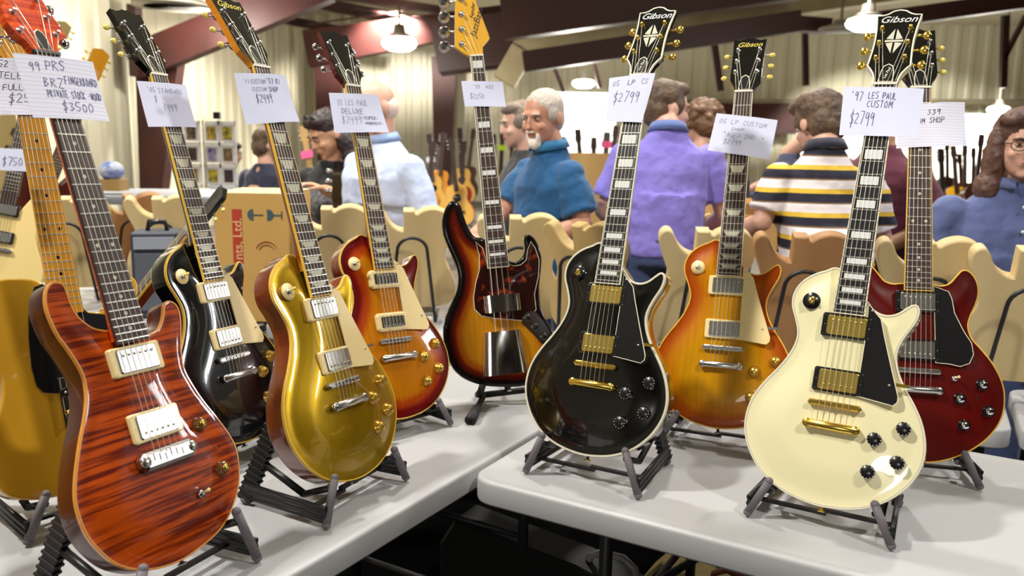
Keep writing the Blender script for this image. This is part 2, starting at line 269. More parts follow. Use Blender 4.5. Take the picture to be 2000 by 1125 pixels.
def body_mesh(outline, yb, zf, thick, rise, rspan, top, side, rnd=0, bind=0, bindm=None, edge_norm=70, backround=6):
    O = np.array(resample(catmull(outline, 6), 6.0)); A = np.sum(O[:, 0]*np.roll(O[:, 1], -1)-np.roll(O[:, 0], -1)*O[:, 1])
    O[:, 1] = yb-O[:, 1]
    if np.sum(O[:, 0]*np.roll(O[:, 1], -1)-np.roll(O[:, 0], -1)*O[:, 1]) < 0: O = O[::-1]
    ol = [tuple(p) for p in O]; pts = []
    for d in ((1.2, 3, 5.5, 9) if rnd else (4,)):
        I = np.array(inset(ol, d)); pts.append(I[edgedist(I, O) > d*.9])
    gx = np.arange(O[:, 0].min(), O[:, 0].max(), 8.0); gy = np.arange(O[:, 1].min(), O[:, 1].max(), 8.0); Gd = np.array([(a+(4 if i % 2 else 0), b) for i, b in enumerate(gy) for a in gx])
    Gd = Gd[insidepoly(Gd, O)]; Gd = Gd[edgedist(Gd, O) > (13 if rnd else 8)]; pts.append(Gd)
    allp = np.vstack([O]+pts); n = len(O)
    r = delaunay_2d_cdt([Vector(p) for p in allp], [(i, (i+1) % n) for i in range(n)], [], 0, 1e-5)
    V = np.array([(p.x, p.y) for p in r[0]]); F = [list(f) for f in r[2]]; cen = np.array([V[f].mean(0) for f in F]); keep = insidepoly(cen, O); F = [f for f, k in zip(F, keep) if k]
    D = edgedist(V, O); D[D < 1e-3] = 0
    if rnd: Z = zf+np.where(D < rnd, -rnd+np.sqrt(np.maximum(0, rnd**2-(rnd-D)**2)), 0)
    else: t = np.clip((D-bind)/rspan, 0, 1); Z = zf+rise*(t*t*(3-2*t))-.8*np.sin(np.pi*np.clip(D/28, 0, 1))
    mb = MB(); mb.add([(x/1000, y/1000, z/1000) for (x, y), z in zip(V, Z)], F, top, True); att = list(D/edge_norm)
    z0 = zf-(rnd if rnd else 0); rings = [(0, z0), (0, zf-thick+backround), (backround*.3, zf-thick+backround*.3), (backround, zf-thick)]; vs = []
    for d, z in rings: vs += [(x/1000, y/1000, z/1000) for x, y in (inset(ol, d) if d else ol)]
    fs = [[k*n+i, (k+1)*n+i, (k+1)*n+(i+1) % n, k*n+(i+1) % n] for k in range(3) for i in range(n)]
    mb.add(vs, fs, side, True); att += [0]*len(vs)
    bi = inset(ol, backround); tri = delaunay_2d_cdt([Vector(p) for p in bi], [], [list(range(n))], 1, 1e-5); bv = [(p.x/1000, p.y/1000, (zf-thick)/1000) for p in tri[0]]
    mb.add(bv, [list(f)[::-1] for f in tri[2]], side); att += [0]*len(bv); mb.attr['rim'] = att
    bnd = None
    if bind:
        bnd = MB(); sec = [(bind, -.6), (bind, .35), (.6, .35), (-.35, -.5), (-.35, -bind*1.6-1), (.4, -bind*1.6-1)]; vs = []
        for d, z in sec: vs += [(x/1000, y/1000, (zf+z)/1000) for x, y in inset(ol, d)]
        k = len(sec); bnd.add(vs, [[a*n+i, ((a+1) % k)*n+i, ((a+1) % k)*n+(i+1) % n, a*n+(i+1) % n] for a in range(k) for i in range(n)], bindm, False)
    return mb, bnd
def knob(mb, c, kind):
    T = Matrix.Translation(Vector(c))
    if kind == 'tophat':
        mb.lathe([(.0138, 0), (.0138, .003), (.0102, .0055), (.0092, .012), (.0084, .013), (.0001, .0132)], CLEARK, T, 18); mb.lathe([(.0062, .0133), (.0056, .0139), (.0001, .0139)], GOLD, T, 14)
    elif kind == 'speed':
        mb.lathe([(.0122, 0), (.0122, .0105), (.0110, .0118), (.0001, .012)], BLACKP, T, 20)
        for k in range(12): a = k*math.pi/6; mb.box(Vector(c)+Vector((.0112*math.cos(a), .0112*math.sin(a), .0104)), (.0012, .0012, .0035), PEARL)
    elif kind == 'silver':
        mb.lathe([(.0125, 0), (.0125, .0025), (.0098, .005), (.009, .012), (.0001, .0122)], BLACKP, T, 18); mb.lathe([(.0078, .0122), (.0072, .0132), (.0001, .0133)], CHROME, T, 16)
    elif kind == 'lamp':
        mb.lathe([(.0125, 0), (.0125, .0025), (.0102, .005), (.0098, .012), (.0085, .013), (.0001, .0132)], DARKAMB, T, 18); mb.lathe([(.006, .0133), (.0055, .0139), (.0001, .0139)], GOLD, T, 14)
    elif kind == 'jazz':
        mb.lathe([(.0105, 0), (.0105, .006), (.0085, .013), (.0075, .0135), (.0001, .0136)], BLACKP, T, 18)
class Guitar: pass
def guitar(S):
    nx, ny, nz = S['nut']; psi, lean, roll = S['pose']; yb = S['yb']
    n_ = Vector((math.sin(psi), -math.cos(psi), 0)); r_ = Vector((math.cos(psi), math.sin(psi), 0)); u_ = Vector((0, 0, 1))
    U = u_*math.cos(lean)-n_*math.sin(lean); N = n_*math.cos(lean)+u_*math.sin(lean); R = r_*math.cos(roll)+U*math.sin(roll); U2 = U*math.cos(roll)-r_*math.sin(roll)
    org = Vector((nx, ny, nz))-U2*yb/1000
    sk = S.get('k', 1)
    org = CAM+(org-CAM)*sk
    M = Matrix(((R.x, U2.x, N.x, org.x), (R.y, U2.y, N.y, org.y), (R.z, U2.z, N.z, org.z), (0, 0, 0, 1))) @ Matrix.Scale(sk, 4)
    root = empty(S['name'], M); tag(root, S['label'], S.get('cat', 'guitar'), S.get('group'))
    def L(x, y, z): return Vector((x/1000, (yb-y)/1000, z/1000))
    s = S['scale']; nf = S['nfret']; be = S['bend']; wn, we = S['wn'], S['we']; hw = S['hw']; bst = S.get('bass')
    zf = S['zf']
    mb, bnd = body_mesh(S['outline'], yb, zf, S['thick'], S.get('rise', 0), S.get('rspan', 60), S['top'], S['side'], S.get('rnd', 0), S.get('bind', 0), S.get('bindm'), S.get('enorm', 70), S.get('br', 6))
    body = mb.build('body', root)
    if bnd and S.get('bind', 0) > 3.5:
        O2 = [(x, yb-y) for x, y in resample(catmull(S['outline'], 6), 6.0)]; ar = sum(O2[i][0]*O2[(i+1) % len(O2)][1]-O2[(i+1) % len(O2)][0]*O2[i][1] for i in range(len(O2))); O2 = O2 if ar > 0 else O2[::-1]
        pm_ = mat('grey_purfling', (118, 122, 112), .4); n2 = len(O2); bnd.add([(x/1000, y/1000, (zf+z)/1000) for d, z in ((2.6, .42), (3.2, .42)) for x, y in inset(O2, d)], [[i, n2+i, n2+(i+1) % n2, (i+1) % n2][::-1] for i in range(n2)], pm_)
    if bnd: bnd.build('body_binding', root)
    def W(y): return wn+(we-wn)*y/be
    zc = zf+S.get('rise', 0)          # top surface under the strings
    # neck
    nb = MB(); rows = []; yend = S['joint']
    ys = np.linspace(1, yend+25, 12)
    for y in ys:
        hwid = W(y)/2-.4; dep = S.get('ndepth', 17)+3*y/yend + (10 if y > yend-12 else 0)
        rows.append([(hwid*math.cos(a), y, -5-dep*math.sin(a)) for a in np.linspace(0, math.pi, 11)])
    vs = [L(*p) for r in rows for p in r]; fs = [[i*11+k, i*11+k+1, (i+1)*11+k+1, (i+1)*11+k] for i in range(len(rows)-1) for k in range(10)]
    nb.add(vs, fs, S['neckm'], True); nb.add([L(*p) for p in rows[0]], [list(range(11))], S['neckm']); nb.add([L(*p) for p in rows[-1]], [list(range(11))[::-1]], S['neckm'])
    nb.build('neck', root)
    # fretboard
    fb = MB(); bw = S.get('fbind', 0); fm = S['board']; bm = S.get('fbindm', IVORY)
    def slab(x0, x1, x2, x3, y0, y1, z0, z1, mt):  # top edge x0..x1 at y0, bottom x2..x3 at y1
        v = [L(x0, y0, z1), L(x1, y0, z1), L(x3, y1, z1), L(x2, y1, z1), L(x0, y0, z0), L(x1, y0, z0), L(x3, y1, z0), L(x2, y1, z0)]
        fb.add(v, [[3, 2, 1, 0], [4, 5, 6, 7], [0, 1, 5, 4], [1, 2, 6, 5], [2, 3, 7, 6], [3, 0, 4, 7]], mt)
    a, b = W(0)/2, W(be)/2; slab(-a+bw, a-bw, -b+bw, b-bw, 0, be, -5.5, 0, fm)
    if bw: slab(-a, -a+bw, -b, -b+bw, 0, be, -5.6, .1, bm); slab(a-bw, a, b-bw, b, 0, be, -5.6, .1, bm); slab(-b, b, -b, b, be, be+bw, -5.6, .1, bm)
    for k in range(1, nf+1):
        y = fpos(k, s); h = W(y)/2-bw*.3; slab(-h, h, -h, h, y-1.0, y+1.0, 0, 1.0, FRET)
    for k in (S['inlays']):
        y0, y1 = fpos(k-1, s), fpos(k, s); yc = (y0+y1)/2; g = y1-y0; h = W(yc)/2; it = S['inlay']
        if it == 'block': hh = h*.66; g2 = g*.34; slab(-hh, hh, -hh, hh, yc-g2, yc+g2, -.5, .25, PEARL)
        elif it == 'trap':
            hh = h*.72; g2 = g*.36; slab(-hh, hh, -hh*.62, hh*.62, yc-g2, yc+g2, -.5, .25, PEARLG)
        elif it == 'bblock': hh = h*.72; slab(-hh, hh, -hh, hh, yc-g*.22, yc+g*.22, -.5, .25, PEARL)
        else:
            im = S.get('inlm', PEARLG); R0 = 3.2
            for dx in ((-W(yc)*.25, W(yc)*.25) if k == 12 else (0,)):
                fb.add([L(dx+R0*math.cos(t), yc+R0*math.sin(t), .25) for t in np.linspace(0, 2*math.pi, 14, endpoint=False)][::-1], [list(range(14))], im)
    fb.build('fretboard', root)
    nt_ = MB(); nt_.box(L(0, -1.5, -1), (W(0)/1000, .0045, .0075), S.get('nutm', REDNIT)); nt_.build('nut', root)
    # headstock
    H = S['head']; tilt = H['tilt']; drop = H.get('drop', 0)
    HT = Matrix.Translation(L(0, -3, drop)) @ Matrix.Rotation(-tilt, 4, 'X')
    hp = [(x/1000, y/1000) for x, y in H['out']]
    hb = MB(); hb.prism(hp, -.0145, 0, H['face'], HT, side=H['side']); head = hb.build('headstock', root)
    if drop:
        tb = MB(); tb.box(L(0, 3, drop-6), (W(0)/1000*.98, .02, .014), H['side']); tb.build('headstock_transition', root)
    if H.get('bind'):
        bb = MB(); hq = hp if sum(hp[i][0]*hp[(i+1) % len(hp)][1]-hp[(i+1) % len(hp)][0]*hp[i][1] for i in range(len(hp))) > 0 else hp[::-1]; n = len(hq); sec = [(.0026, .0006), (-.0003, .0006), (-.0003, -.004), (.0026, -.002)]
        vs = []
        for d, z in sec: vs += [HT @ Vector((x, y, z)) for x, y in inset(hq, d)]
        bb.add(vs, [[q*n+i, ((q+1) % 4)*n+i, ((q+1) % 4)*n+(i+1) % n, q*n+(i+1) % n] for q in range(4) for i in range(n)], IVORY); bb.build('headstock_binding', root)
    for (txt, size, x, y, mt, shear, rz) in H.get('texts', []):
        vs, fs = text_mesh(txt, size/1000, mt, shear); tm = MB(); TT = HT @ Matrix.Translation((x/1000, y/1000, .0006)) @ Matrix.Rotation(rz, 4, 'Z'); tm.add([TT @ v for v in vs], fs, mt); tm.build('logo', root)
    if H.get('diamond'):
        dm = MB(); c = H['diamond']
        for q in ([(-2, 4), (-2, 32), (-15, 6)], [(2, 4), (15, 6), (2, 32)], [(-2, -4), (-15, -6), (-2, -32)], [(2, -4), (2, -32), (15, -6)], [(-17, -2.5), (17, -2.5), (17, 2.5), (-17, 2.5)]):
            dm.prism([(x/1000, (y+c)/1000) for x, y in q], 0, .0006, PEARLG, HT)
        dm.build('split_diamond_inlay', root)
    if H.get('trc'):
        tr = MB(); th, tw = H['trc']; q = [(-tw, 3), (tw, 3), (tw*.86, th*.6), (tw*.6, th*.88), (0, th), (-tw*.6, th*.88), (-tw*.86, th*.6)]
        tr.prism([(x/1000, y/1000) for x, y in q], 0, .0014, IVORY, HT); tr.prism([(x*.86/1000, (3+(y-3)*.93+.6)/1000) for x, y in q], .001, .0019, BLACKP, HT); trc = tr.build('truss_rod_cover', root)
        if H.get('trctext'):
            vs, fs = text_mesh(H['trctext'], .0085, IVORY, .3); tm = MB(); TT = HT @ Matrix.Translation((0, th*.48/1000, .0021)) @ Matrix.Rotation(math.pi/2-.25, 4, 'Z'); tm.add([TT @ v for v in vs], fs, IVORY); tm.build('lettering', trc)
    posts = []
    for (x, y, sd) in H['posts']:
        tm = MB(); P = HT @ Vector((x/1000, y/1000, 0)); pm = H['hw']
        Tp = HT @ Matrix.Translation((x/1000, y/1000, 0)); k = 1.7 if bst else 1
        tm.lathe([(.0052*k, 0), (.0052*k, .0018), (.0031*k, .002), (.0031*k, .007), (.0036*k, .0085), (.0026*k, .0098), (.0001, .0102)], pm, Tp, 14)
        edge = H['edge'](y)*sd; bx = edge+sd*(9 if not bst else 22)
        Ts = HT @ Matrix.Translation((0, 0, -.0195)); tm.tube([Ts @ Vector((x/1000, y/1000, 0)), Ts @ Vector(((bx)/1000, y/1000, 0))], .0022*k, pm, 8)
        tm.lathe([(.0085, -.003), (.0085, .003), (.0001, .0031)], pm, HT @ Matrix.Translation((x/1000, y/1000, -.0185)), 12)
        tp = tm.build('tuning_machine', root)
        bb = MB(); Tb = HT @ Matrix.Translation((bx/1000+sd*(.008 if not bst else .014), y/1000, -.0195)); bt = H['button']
        if bt == 'tulip': bb.ell((0, 0, 0), (.0085, .0062, .0042), TULIP, (Tb.to_3x3() @ Matrix.Rotation(S.get('brot', .4), 3, 'X')), 14, 9); bb.v = [tuple(Vector(v)+Tb.translation) for v in bb.v]
        elif bt == 'kidney': bb.ell((0, 0, 0), (.0082, .0085, .0038), pm, (Tb.to_3x3() @ Matrix.Rotation(.5, 3, 'X')), 14, 9); bb.v = [tuple(Vector(v)+Tb.translation) for v in bb.v]
        elif bt == 'ear': bb.lathe([(.0001, -.0016), (.016, -.0016), (.018, 0), (.016, .0016), (.0001, .0016)], NICKEL, Tb @ Matrix.Rotation(.55, 4, 'X'), 20)
        bb.build('tuner_button', tp); posts.append(Tp @ Vector((0, 0, .005)))
    # pickups
    for (yc, kind, ringm, covm) in S.get('pickups', []):
        pk = MB(); zt = -1.5
        if kind == 'hum':
            rr = [(x/1000, y/1000) for x, y in ((-44, -22), (44, -22), (44, 22), (-44, 22))]; T = Matrix.Translation(L(0, yc, 0))
            pk.box(L(0, yc, (zc-1+zt-3.5)/2), (.089, .045, (zt-3.5-zc+5)/1000), ringm, bev=.003)
            for sx in (-1, 1):
                for sy in (-1, 1): pk.lathe([(.0016, 0), (.0012, .0012), (.0001, .0014)], BLACKP if ringm is not BLACKP else NICKEL, Matrix.Translation(L(sx*40, yc+sy*18, zt-2.8)), 8)
                pk.lathe([(.0018, 0), (.0014, .0012), (.0001, .0014)], NICKEL, Matrix.Translation(L(sx*39, yc, zt-2.8)), 8)
            pr = pk.build('pickup', root); cv = MB(); cv.box(L(0, yc, zt-3), (.070, .037, .008), covm, bev=.0025)
            off = -9 if yc < 520 else 9
            for i in range(6): cv.lathe([(.0024, 0), (.0021, .0009), (.0001, .001)], covm, Matrix.Translation(L((i-2.5)*10, yc+off, zt+1)), 10)
            cv.build('pickup_cover', pr)
        elif kind == 'mini':
            pk.box(L(0, yc, (zc+zt-3.5)/2), (.090, .044, (zt-3.5-zc+5)/1000), CREAM, bev=.006)
            pr = pk.build('pickup', root); cv = MB(); cv.box(L(0, yc, zt-3), (.066, .027, .008), covm, bev=.002)
            for i in range(6): cv.lathe([(.002, 0), (.0018, .0007), (.0001, .0008)], covm, Matrix.Translation(L((i-2.5)*10, yc-9 if yc < 520 else yc+9, zt+1)), 10)
            cv.build('pickup_cover', pr)
    if S.get('pg'):
        pm = S['pgm']; pgb = MB(); q = [tuple(L(x, y, 0).xy) for x, y in S['pg']]; zz = S.get('pgz', zc+6)/1000
        if S.get('pgedge'):
            area2 = sum(q[i][0]*q[(i+1) % len(q)][1]-q[(i+1) % len(q)][0]*q[i][1] for i in range(len(q))); q2 = q if area2 > 0 else q[::-1]
            pgb.prism(q2, zz-.0022, zz-.0004, S['pgedge']); pgb.prism(inset(q2, .0016), zz-.001, zz, pm)
        else: pgb.prism(q, zz-.002, zz, pm, bev=.0005)
        po = pgb.build('pickguard', root)
        if S.get('pgscrew'):
            sb = MB()
            for x, y in S['pgscrew']: sb.lathe([(.0028, 0), (.0024, .0012), (.0001, .0014)], NICKEL, Matrix.Translation(L(x, y, zz*1000)), 10)
            sb.build('pickguard_screw', po)
    if S.get('pgpost'):   # support bracket
        x, y = S['pgpost']; sb = MB(); sb.box(L(x+7, y, S.get('pgz', zc+6)-3), (.022, .006, .003), hw); sb.build('pickguard_bracket', root)
    br = S['bridge']
    if br == 'abr':
        y = s+2; b_ = MB(); b_.box(L(0, y, -2.5), (.094, .011, .008), hw, bev=.004)
        for i in range(6): b_.box(L((i-2.5)*10.2, y+((i % 3)-1)*1.5, 1.8), (.006, .0055, .003), hw)
        for sx in (-1, 1): b_.lathe([(.006, 0), (.006, .0025), (.003, .003), (.003, .007), (.0001, .008)], hw, Matrix.Translation(L(sx*37, y, -8)), 12)
        b_.build('bridge', root)
        ty = s+42; t = MB(); t.tube([L(-47, ty, -1.5), L(-44, ty, -1), L(44, ty, -1), L(47, ty, -1.5)], [.005, .0078, .0078, .005], hw, 12)
        for sx in (-1, 1): t.lathe([(.0085, -.006), (.0085, .0045), (.007, .006), (.0001, .0063)], hw, Matrix.Translation(L(sx*42, ty, -1)), 16)
        t.build('stop_tailpiece', root); send = ty; sz = 3
    elif br == 'wrap':
        y = s+5; t = MB(); t.box(L(0, y+1, -1), (.102, .027, .013), NICKEL, bev=.008)
        for i in range(6): t.box(L((i-2.5)*10.2, y-1+((i % 3)-1)*2.5, 5.2), (.0062, .011, .003), NICKEL)
        for sx in (-1, 1): t.lathe([(.0085, -.006), (.0085, .0055), (.007, .0065), (.0001, .0067)], NICKEL, Matrix.Translation(L(sx*43, y, 0)), 16)
        t.build('bridge', root); send = y+6; sz = 5
    elif br == 'tele':
        y = s; t = MB(); t.box(L(0, y-18, zf+1), (.076, .090, .0022), CHROME, bev=.001)
        for sx in (-1, 1): t.box(L(sx*37.5, y-18, zf+5), (.0015, .090, .010), CHROME)
        for i in range(3): t.tube([L((i-1)*21-10, y, zf+7), L((i-1)*21+10, y, zf+7)], .004, GOLD, 10)
        t.box(L(0, y-42, zf+3), (.066, .016, .006), BLACKP, Matrix.Rotation(.25, 3, 'Z'), bev=.002)
        for i in range(6): t.lathe([(.0024, 0), (.0024, .001), (.0001, .0011)], NICKEL, Matrix.Translation(L((i-2.5)*10.4, y-42+(i-2.5)*-2.6, zf+6)), 10)
        t.build('bridge', root); send = y+12; sz = 3
    elif br == 'bass':
        y = s; t = MB(); t.box(L(0, y+10, zf+2), (.080, .050, .003), CHROME)
        for i in range(4): t.tube([L((i-1.5)*19-6, y, zf+9), L((i-1.5)*19+6, y, zf+9)], .005, CHROME, 10)
        t.build('bridge', root); send = y+20; sz = 3
    # strings
    ns = 4 if bst else 6; zs0 = 2.0
    wS = (W(0)-8)/2; wE = (S.get('sw', 51)-0)/2
    for i in range(ns):
        u = i/(ns-1)*2-1; side_posts = H['order'][i]; P = posts[side_posts]
        Nn = L(u*wS, -2.5, 2.4); B = L(u*wE, s, sz+1); E_ = L(u*wE, send, 0)
        sb = MB(); rr = (.0011-.0003*i) if bst else (.00055-.00005*i); sb.tube([P, Nn, B, E_], rr, STEEL, 5); sb.build('string', root)
    for (x, y) in S.get('knobs', []):
        kb = MB(); d = float(edgedist(np.array([[x, yb-y]]), np.array([(a, yb-b) for a, b in S['outline']]))[0]); t = min(1, d/S.get('rspan', 60)) if S.get('rise') else 0
        knob(kb, L(x, y, zf+S.get('rise', 0)*(t*t*(3-2*t))-.3+S.get('kz', 0)), S['knob']); kb.build('knob', root)
    if S.get('switch'):
        x, y, wm, tipm = S['switch']; d = float(edgedist(np.array([[x, yb-y]]), np.array([(a_, yb-b__) for a_, b__ in S['outline']]))[0])+6; t = min(1, d/S.get('rspan', 60)); zt = zf+S.get('rise', 0)*(t*t*(3-2*t))+1.0; sw = MB()
        if wm: sw.lathe([(.0165, 0), (.0165, .0009), (.0001, .001)], wm, Matrix.Translation(L(x, y, zt)), 24)
        sw.lathe([(.0062, 0), (.0062, .003), (.0045, .0045), (.0001, .0046)], hw, Matrix.Translation(L(x, y, zt)), 12)
        so = sw.build('toggle_switch', root); tp = MB(); tp.tube([L(x, y, zt+3), L(x+3, y-2, zt+10), L(x+5, y-3, zt+16)], [.0014, .0022, .0032], tipm, 8); tp.build('switch_tip', so)
    sb = MB()
    if S.get('strap', True):
        for c, dr in ((L(0, yb, zf-S['thick']*.5), Vector((0, -1, 0))),): sb.lathe([(.0035, 0), (.003, .007), (.0075, .009), (.007, .011), (.0001, .0115)], hw, Matrix.Translation(c) @ dr.to_track_quat('Z', 'Y').to_matrix().to_4x4(), 12)
        sb.build('strap_button', root)
    g = Guitar(); g.root = root; g.M = M; g.L = L; g.psi = psi; g.n = n_; g.r = r_; g.yb = yb; g.org = org; g.S = S; g.zf = zf; g.bot = M @ Vector((0, 0, -.04)); return g
def head_gibson(face, side, std=True, custom=False, hwm=NICKEL, button='tulip', gibson=PEARLG, trctext=None):
    if custom:
        r = [(22, 0), (23, 10), (27, 24), (34, 36), (40, 44), (39, 58), (37, 85), (36.5, 110), (38, 140), (42, 178), (30, 179), (22, 182), (12, 190), (0, 193)]; ys = (62, 101, 140); px = 26
        edge = lambda y: 38.5
    else:
        r = [(22, 0), (23, 8), (29, 20), (36, 32), (37, 45), (37, 70), (37.5, 100), (38.5, 130), (40, 163), (26, 160), (15, 163), (6, 168), (0, 166)]; ys = (56, 91, 126); px = 26
        edge = lambda y: 37.5
    out = r+[(-x, y) for x, y in r[::-1] if x > 0]
    posts = [(-px, y, -1) for y in ys]+[(px, y, 1) for y in ys[::-1]]
    return dict(out=out, tilt=math.radians(17), face=face, side=side, posts=posts, edge=edge, hw=hwm, button=button, order=[0, 1, 2, 3, 4, 5], bind=custom,
                texts=[('Gibson', 24 if custom else 21, 0, 165 if custom else 145, gibson, .35, 0)] if gibson else [], diamond=108 if custom else None, trc=(48, 14), trctext=trctext)
LPK = [(119, 650), (75, 678), (117, 711), (72, 737)]
LPG = [(32, 434), (44, 446), (57, 459), (66, 488), (84, 540), (104, 596), (104, 606), (97, 614), (88, 613), (44, 608), (34, 607), (34, 500)]
def lp(**k):
    d = dict(yb=815, scale=628, nfret=22, bend=457, wn=43, we=57, outline=LP, zf=-19, thick=48, rise=9.5, rspan=75, joint=380, board=ROSEWOOD, fbind=1.6, inlays=(3, 5, 7, 9, 12, 15, 17, 19, 21), inlay='trap',
             pickups=[(481, 'hum', CREAM, NICKEL), (585, 'hum', CREAM, NICKEL)], bridge='abr', knobs=LPK, knob='tophat', switch=(-74, 439, CREAM, TULIP), hw=NICKEL, bind=2.6, bindm=IVORY, pg=LPG, pgm=CREAM, pgscrew=[(86, 578), (40, 446)], pgpost=(100, 575))
    d.update(k); return guitar(d)
G = {}
custom = dict(board=EBONY, fbind=2.0, inlays=(1, 3, 5, 7, 9, 12, 15, 17, 19, 21), inlay='block', pickups=[(481, 'hum', BLACKP, GOLDC), (585, 'hum', BLACKP, GOLDC)], knob='speed', hw=GOLD, bind=4.0)
G['white'] = lp(name='electric_guitar', nut=(.7162, 1.6762, 1.5526), pose=(-.5296, .3651, -.0129), label='cream white single-cutaway electric guitar with gold hardware and black pickguard', top=CREAMLAQ, side=CREAMLAQ, neckm=CREAMLAQ,
    head=head_gibson(BLACKLAQ, CREAMLAQ, custom=True, hwm=GOLD, button='kidney', gibson=PEARL, trctext='Les Paul'), switch=(-71, 439, BLACKP, GOLD), pgm=BLACKP, pgedge=IVORY, **{**custom})
G['blackc'] = lp(name='electric_guitar', nut=(.2658, 1.8635, 1.5755), pose=(-.5032, .3376, .0124), label='glossy black electric guitar with gold hardware and white multi-ply binding', top=BLACKLAQ, side=BLACKLAQ, neckm=BLACKLAQ,
    head=head_gibson(BLACKLAQ, BLACKLAQ, custom=True, hwm=GOLD, button='kidney', gibson=PEARL, trctext='Les Paul'), switch=(-74, 439, BLACKP, AMBERK), pgm=BLACKP, pgedge=IVORY, **{**custom})
HONEY = burst('honey_burst', [(0, (164, 62, 3)), (.26, (184, 84, 3)), (.6, (204, 126, 4)), (1, (206, 144, 6))])
CHB = burst('cherry_burst', [(0, (80, 2, 8)), (.24, (118, 8, 6)), (.5, (184, 66, 3)), (.8, (208, 126, 6))])
GOLDTOP = mat('bullion_gold_top', (182, 144, 10), .3, metal=.75, coat=1)
G['honey'] = lp(name='electric_guitar', nut=(.5564, 2.1021, 1.5599), pose=(-.3881, .3411, .0247), label='honey burst electric guitar with cream pickguard, between the black and the white ones', top=HONEY, side=MAHOG, neckm=MAHOG, head=head_gibson(BLACKLAQ, BLACKLAQ, gibson=TULIP), bindm=YBIND)
G['gold'] = lp(name='electric_guitar', nut=(-.4916, 1.6753, 1.5651), pose=(1.0957, .3386, -.0396), label='gold top electric guitar with cream pickguard and brown sides', top=GOLDTOP, side=MAHOG, neckm=MAHOG, head=head_gibson(BLACKLAQ, mat('amber_head_side', (206, 128, 22), .3, coat=.8), gibson=TULIP), bindm=YBIND, fbindm=YBIND)
G['cherry'] = lp(name='electric_guitar', nut=(-.3954, 2.1075, 1.5575), pose=(.7714, .3382, -.0443), label='cherry sunburst electric guitar with two small chrome pickups', top=CHB, side=MAHOG, neckm=MAHOG, head=head_gibson(BLACKLAQ, CHERRY, button='kidney', hwm=CHROME, gibson=None), bindm=YBIND, fbindm=YBIND, pickups=[(481, 'mini', CREAM, CHROME), (585, 'mini', CREAM, CHROME)])
G['blackst'] = lp(name='electric_guitar', nut=(-.7689, 1.8639, 1.5599), pose=(1.1525, .3176, -.0294), label='black electric guitar with cream pickguard, behind the flamed red one', top=BLACKLAQ, side=BLACKLAQ, neckm=BLACKLAQ, head=head_gibson(BLACKLAQ, BLACKLAQ, gibson=None), bindm=YBIND, fbindm=YBIND)
espg = [(31, 446), (61, 456), (68, 473), (73, 502), (91, 540), (106, 564), (110, 588), (102, 608), (84, 616), (62, 612), (36, 611)]
G['es'] = lp(name='semi_hollow_guitar', nut=(.903, 1.9235, 1.5641), pose=(-.231, .329, .0077), label='cherry red double-cutaway semi-hollow guitar behind the cream white one', yb=821, outline=ES, top=CHERRY, side=CHERRY, neckm=CHERRY, rise=7, thick=44, zf=-17, joint=435,
    head=head_gibson(BLACKLAQ, BLACKLAQ, gibson=None, hwm=CHROME), bindm=YBIND, fbindm=YBIND, inlay='dot', pickups=[(481, 'hum', BLACKP, NICKEL), (585, 'hum', BLACKP, NICKEL)], knobs=[(128, 650), (84, 683), (140, 704), (93, 737)], knob='silver', switch=(74, 641, None, CREAM), pg=espg, pgm=BLACKP, pgedge=IVORY, pgscrew=None, pgpost=None)
g = G['es']
for sx in (-1, 1):
    fm = MB(); c = catmull([(86, 606), (92, 622), (97, 640), (106, 663), (119, 683)], 6, False); vs = []
    for i, (x, y) in enumerate(c): wd = 4.5+2*math.sin(math.pi*i/(len(c)-1)); vs += [g.L(sx*(x-wd), y+1, g.zf+5.4), g.L(sx*(x+wd), y-1, g.zf+5.4)]
    fs = [[2*i, 2*i+1, 2*i+3, 2*i+2] for i in range(len(c)-1)]; fm.add(vs, fs if sx < 0 else [f[::-1] for f in fs], mat('sound_hole_dark', (16, 8, 6), .9)); fm.build('f_hole', g.root)
FLAME = flame('flame_maple_red', (182, 72, 8), (98, 24, 4)); FLAMEO = flame('flame_maple_orange', (222, 84, 16), (178, 50, 10))
prshead = [(21, 0), (24, 14), (33, 26), (47, 34), (46, 50), (38, 80), (33, 112), (36, 140), (22, 134), (0, 150), (-22, 160), (-33, 150), (-36, 120), (-41, 80), (-44, 46), (-38, 28), (-26, 14), (-21, 0)]
G['prs'] = guitar(dict(name='electric_guitar', label='flamed red double-cutaway electric guitar in the left foreground', nut=(-.7178, 1.3276, 1.5524), pose=(1.1158, .3769, -.0313), yb=797, scale=635, nfret=22, bend=462, wn=43, we=57, outline=PRS, zf=-19, thick=46, rise=9.5, rspan=62,
    joint=430, board=ROSEWOOD, fbind=0, inlays=(3, 5, 7, 9, 12, 15, 17, 19, 21), inlay='dot', pickups=[(488, 'hum', CREAM, NICKEL), (590, 'hum', CREAM, NICKEL)], bridge='wrap', knobs=[(77, 612), (95, 691)], knob='lamp', switch=(42, 716, None, CREAM), hw=CHROME, bind=2.6, bindm=mat('natural_maple_edge', (222, 150, 60), .3, coat=1),
    top=FLAME, side=DARKMAHOG, neckm=FLAMEO, nutm=BLACKP, head=dict(out=prshead, tilt=math.radians(11), face=FLAMEO, side=FLAMEO, posts=[(-30, 32, -1), (-27, 66, -1), (-25, 100, -1), (24, 100, 1), (27, 66, 1), (31, 36, 1)], edge=lambda y: 40, hw=CHROME, button='kidney', order=[0, 1, 2, 3, 4, 5], trc=(40, 11))))
BUTTER = mat('butterscotch', (216, 166, 40), .25, coat=1, noise=(3, (196, 144, 30), (1, .25, 1)))
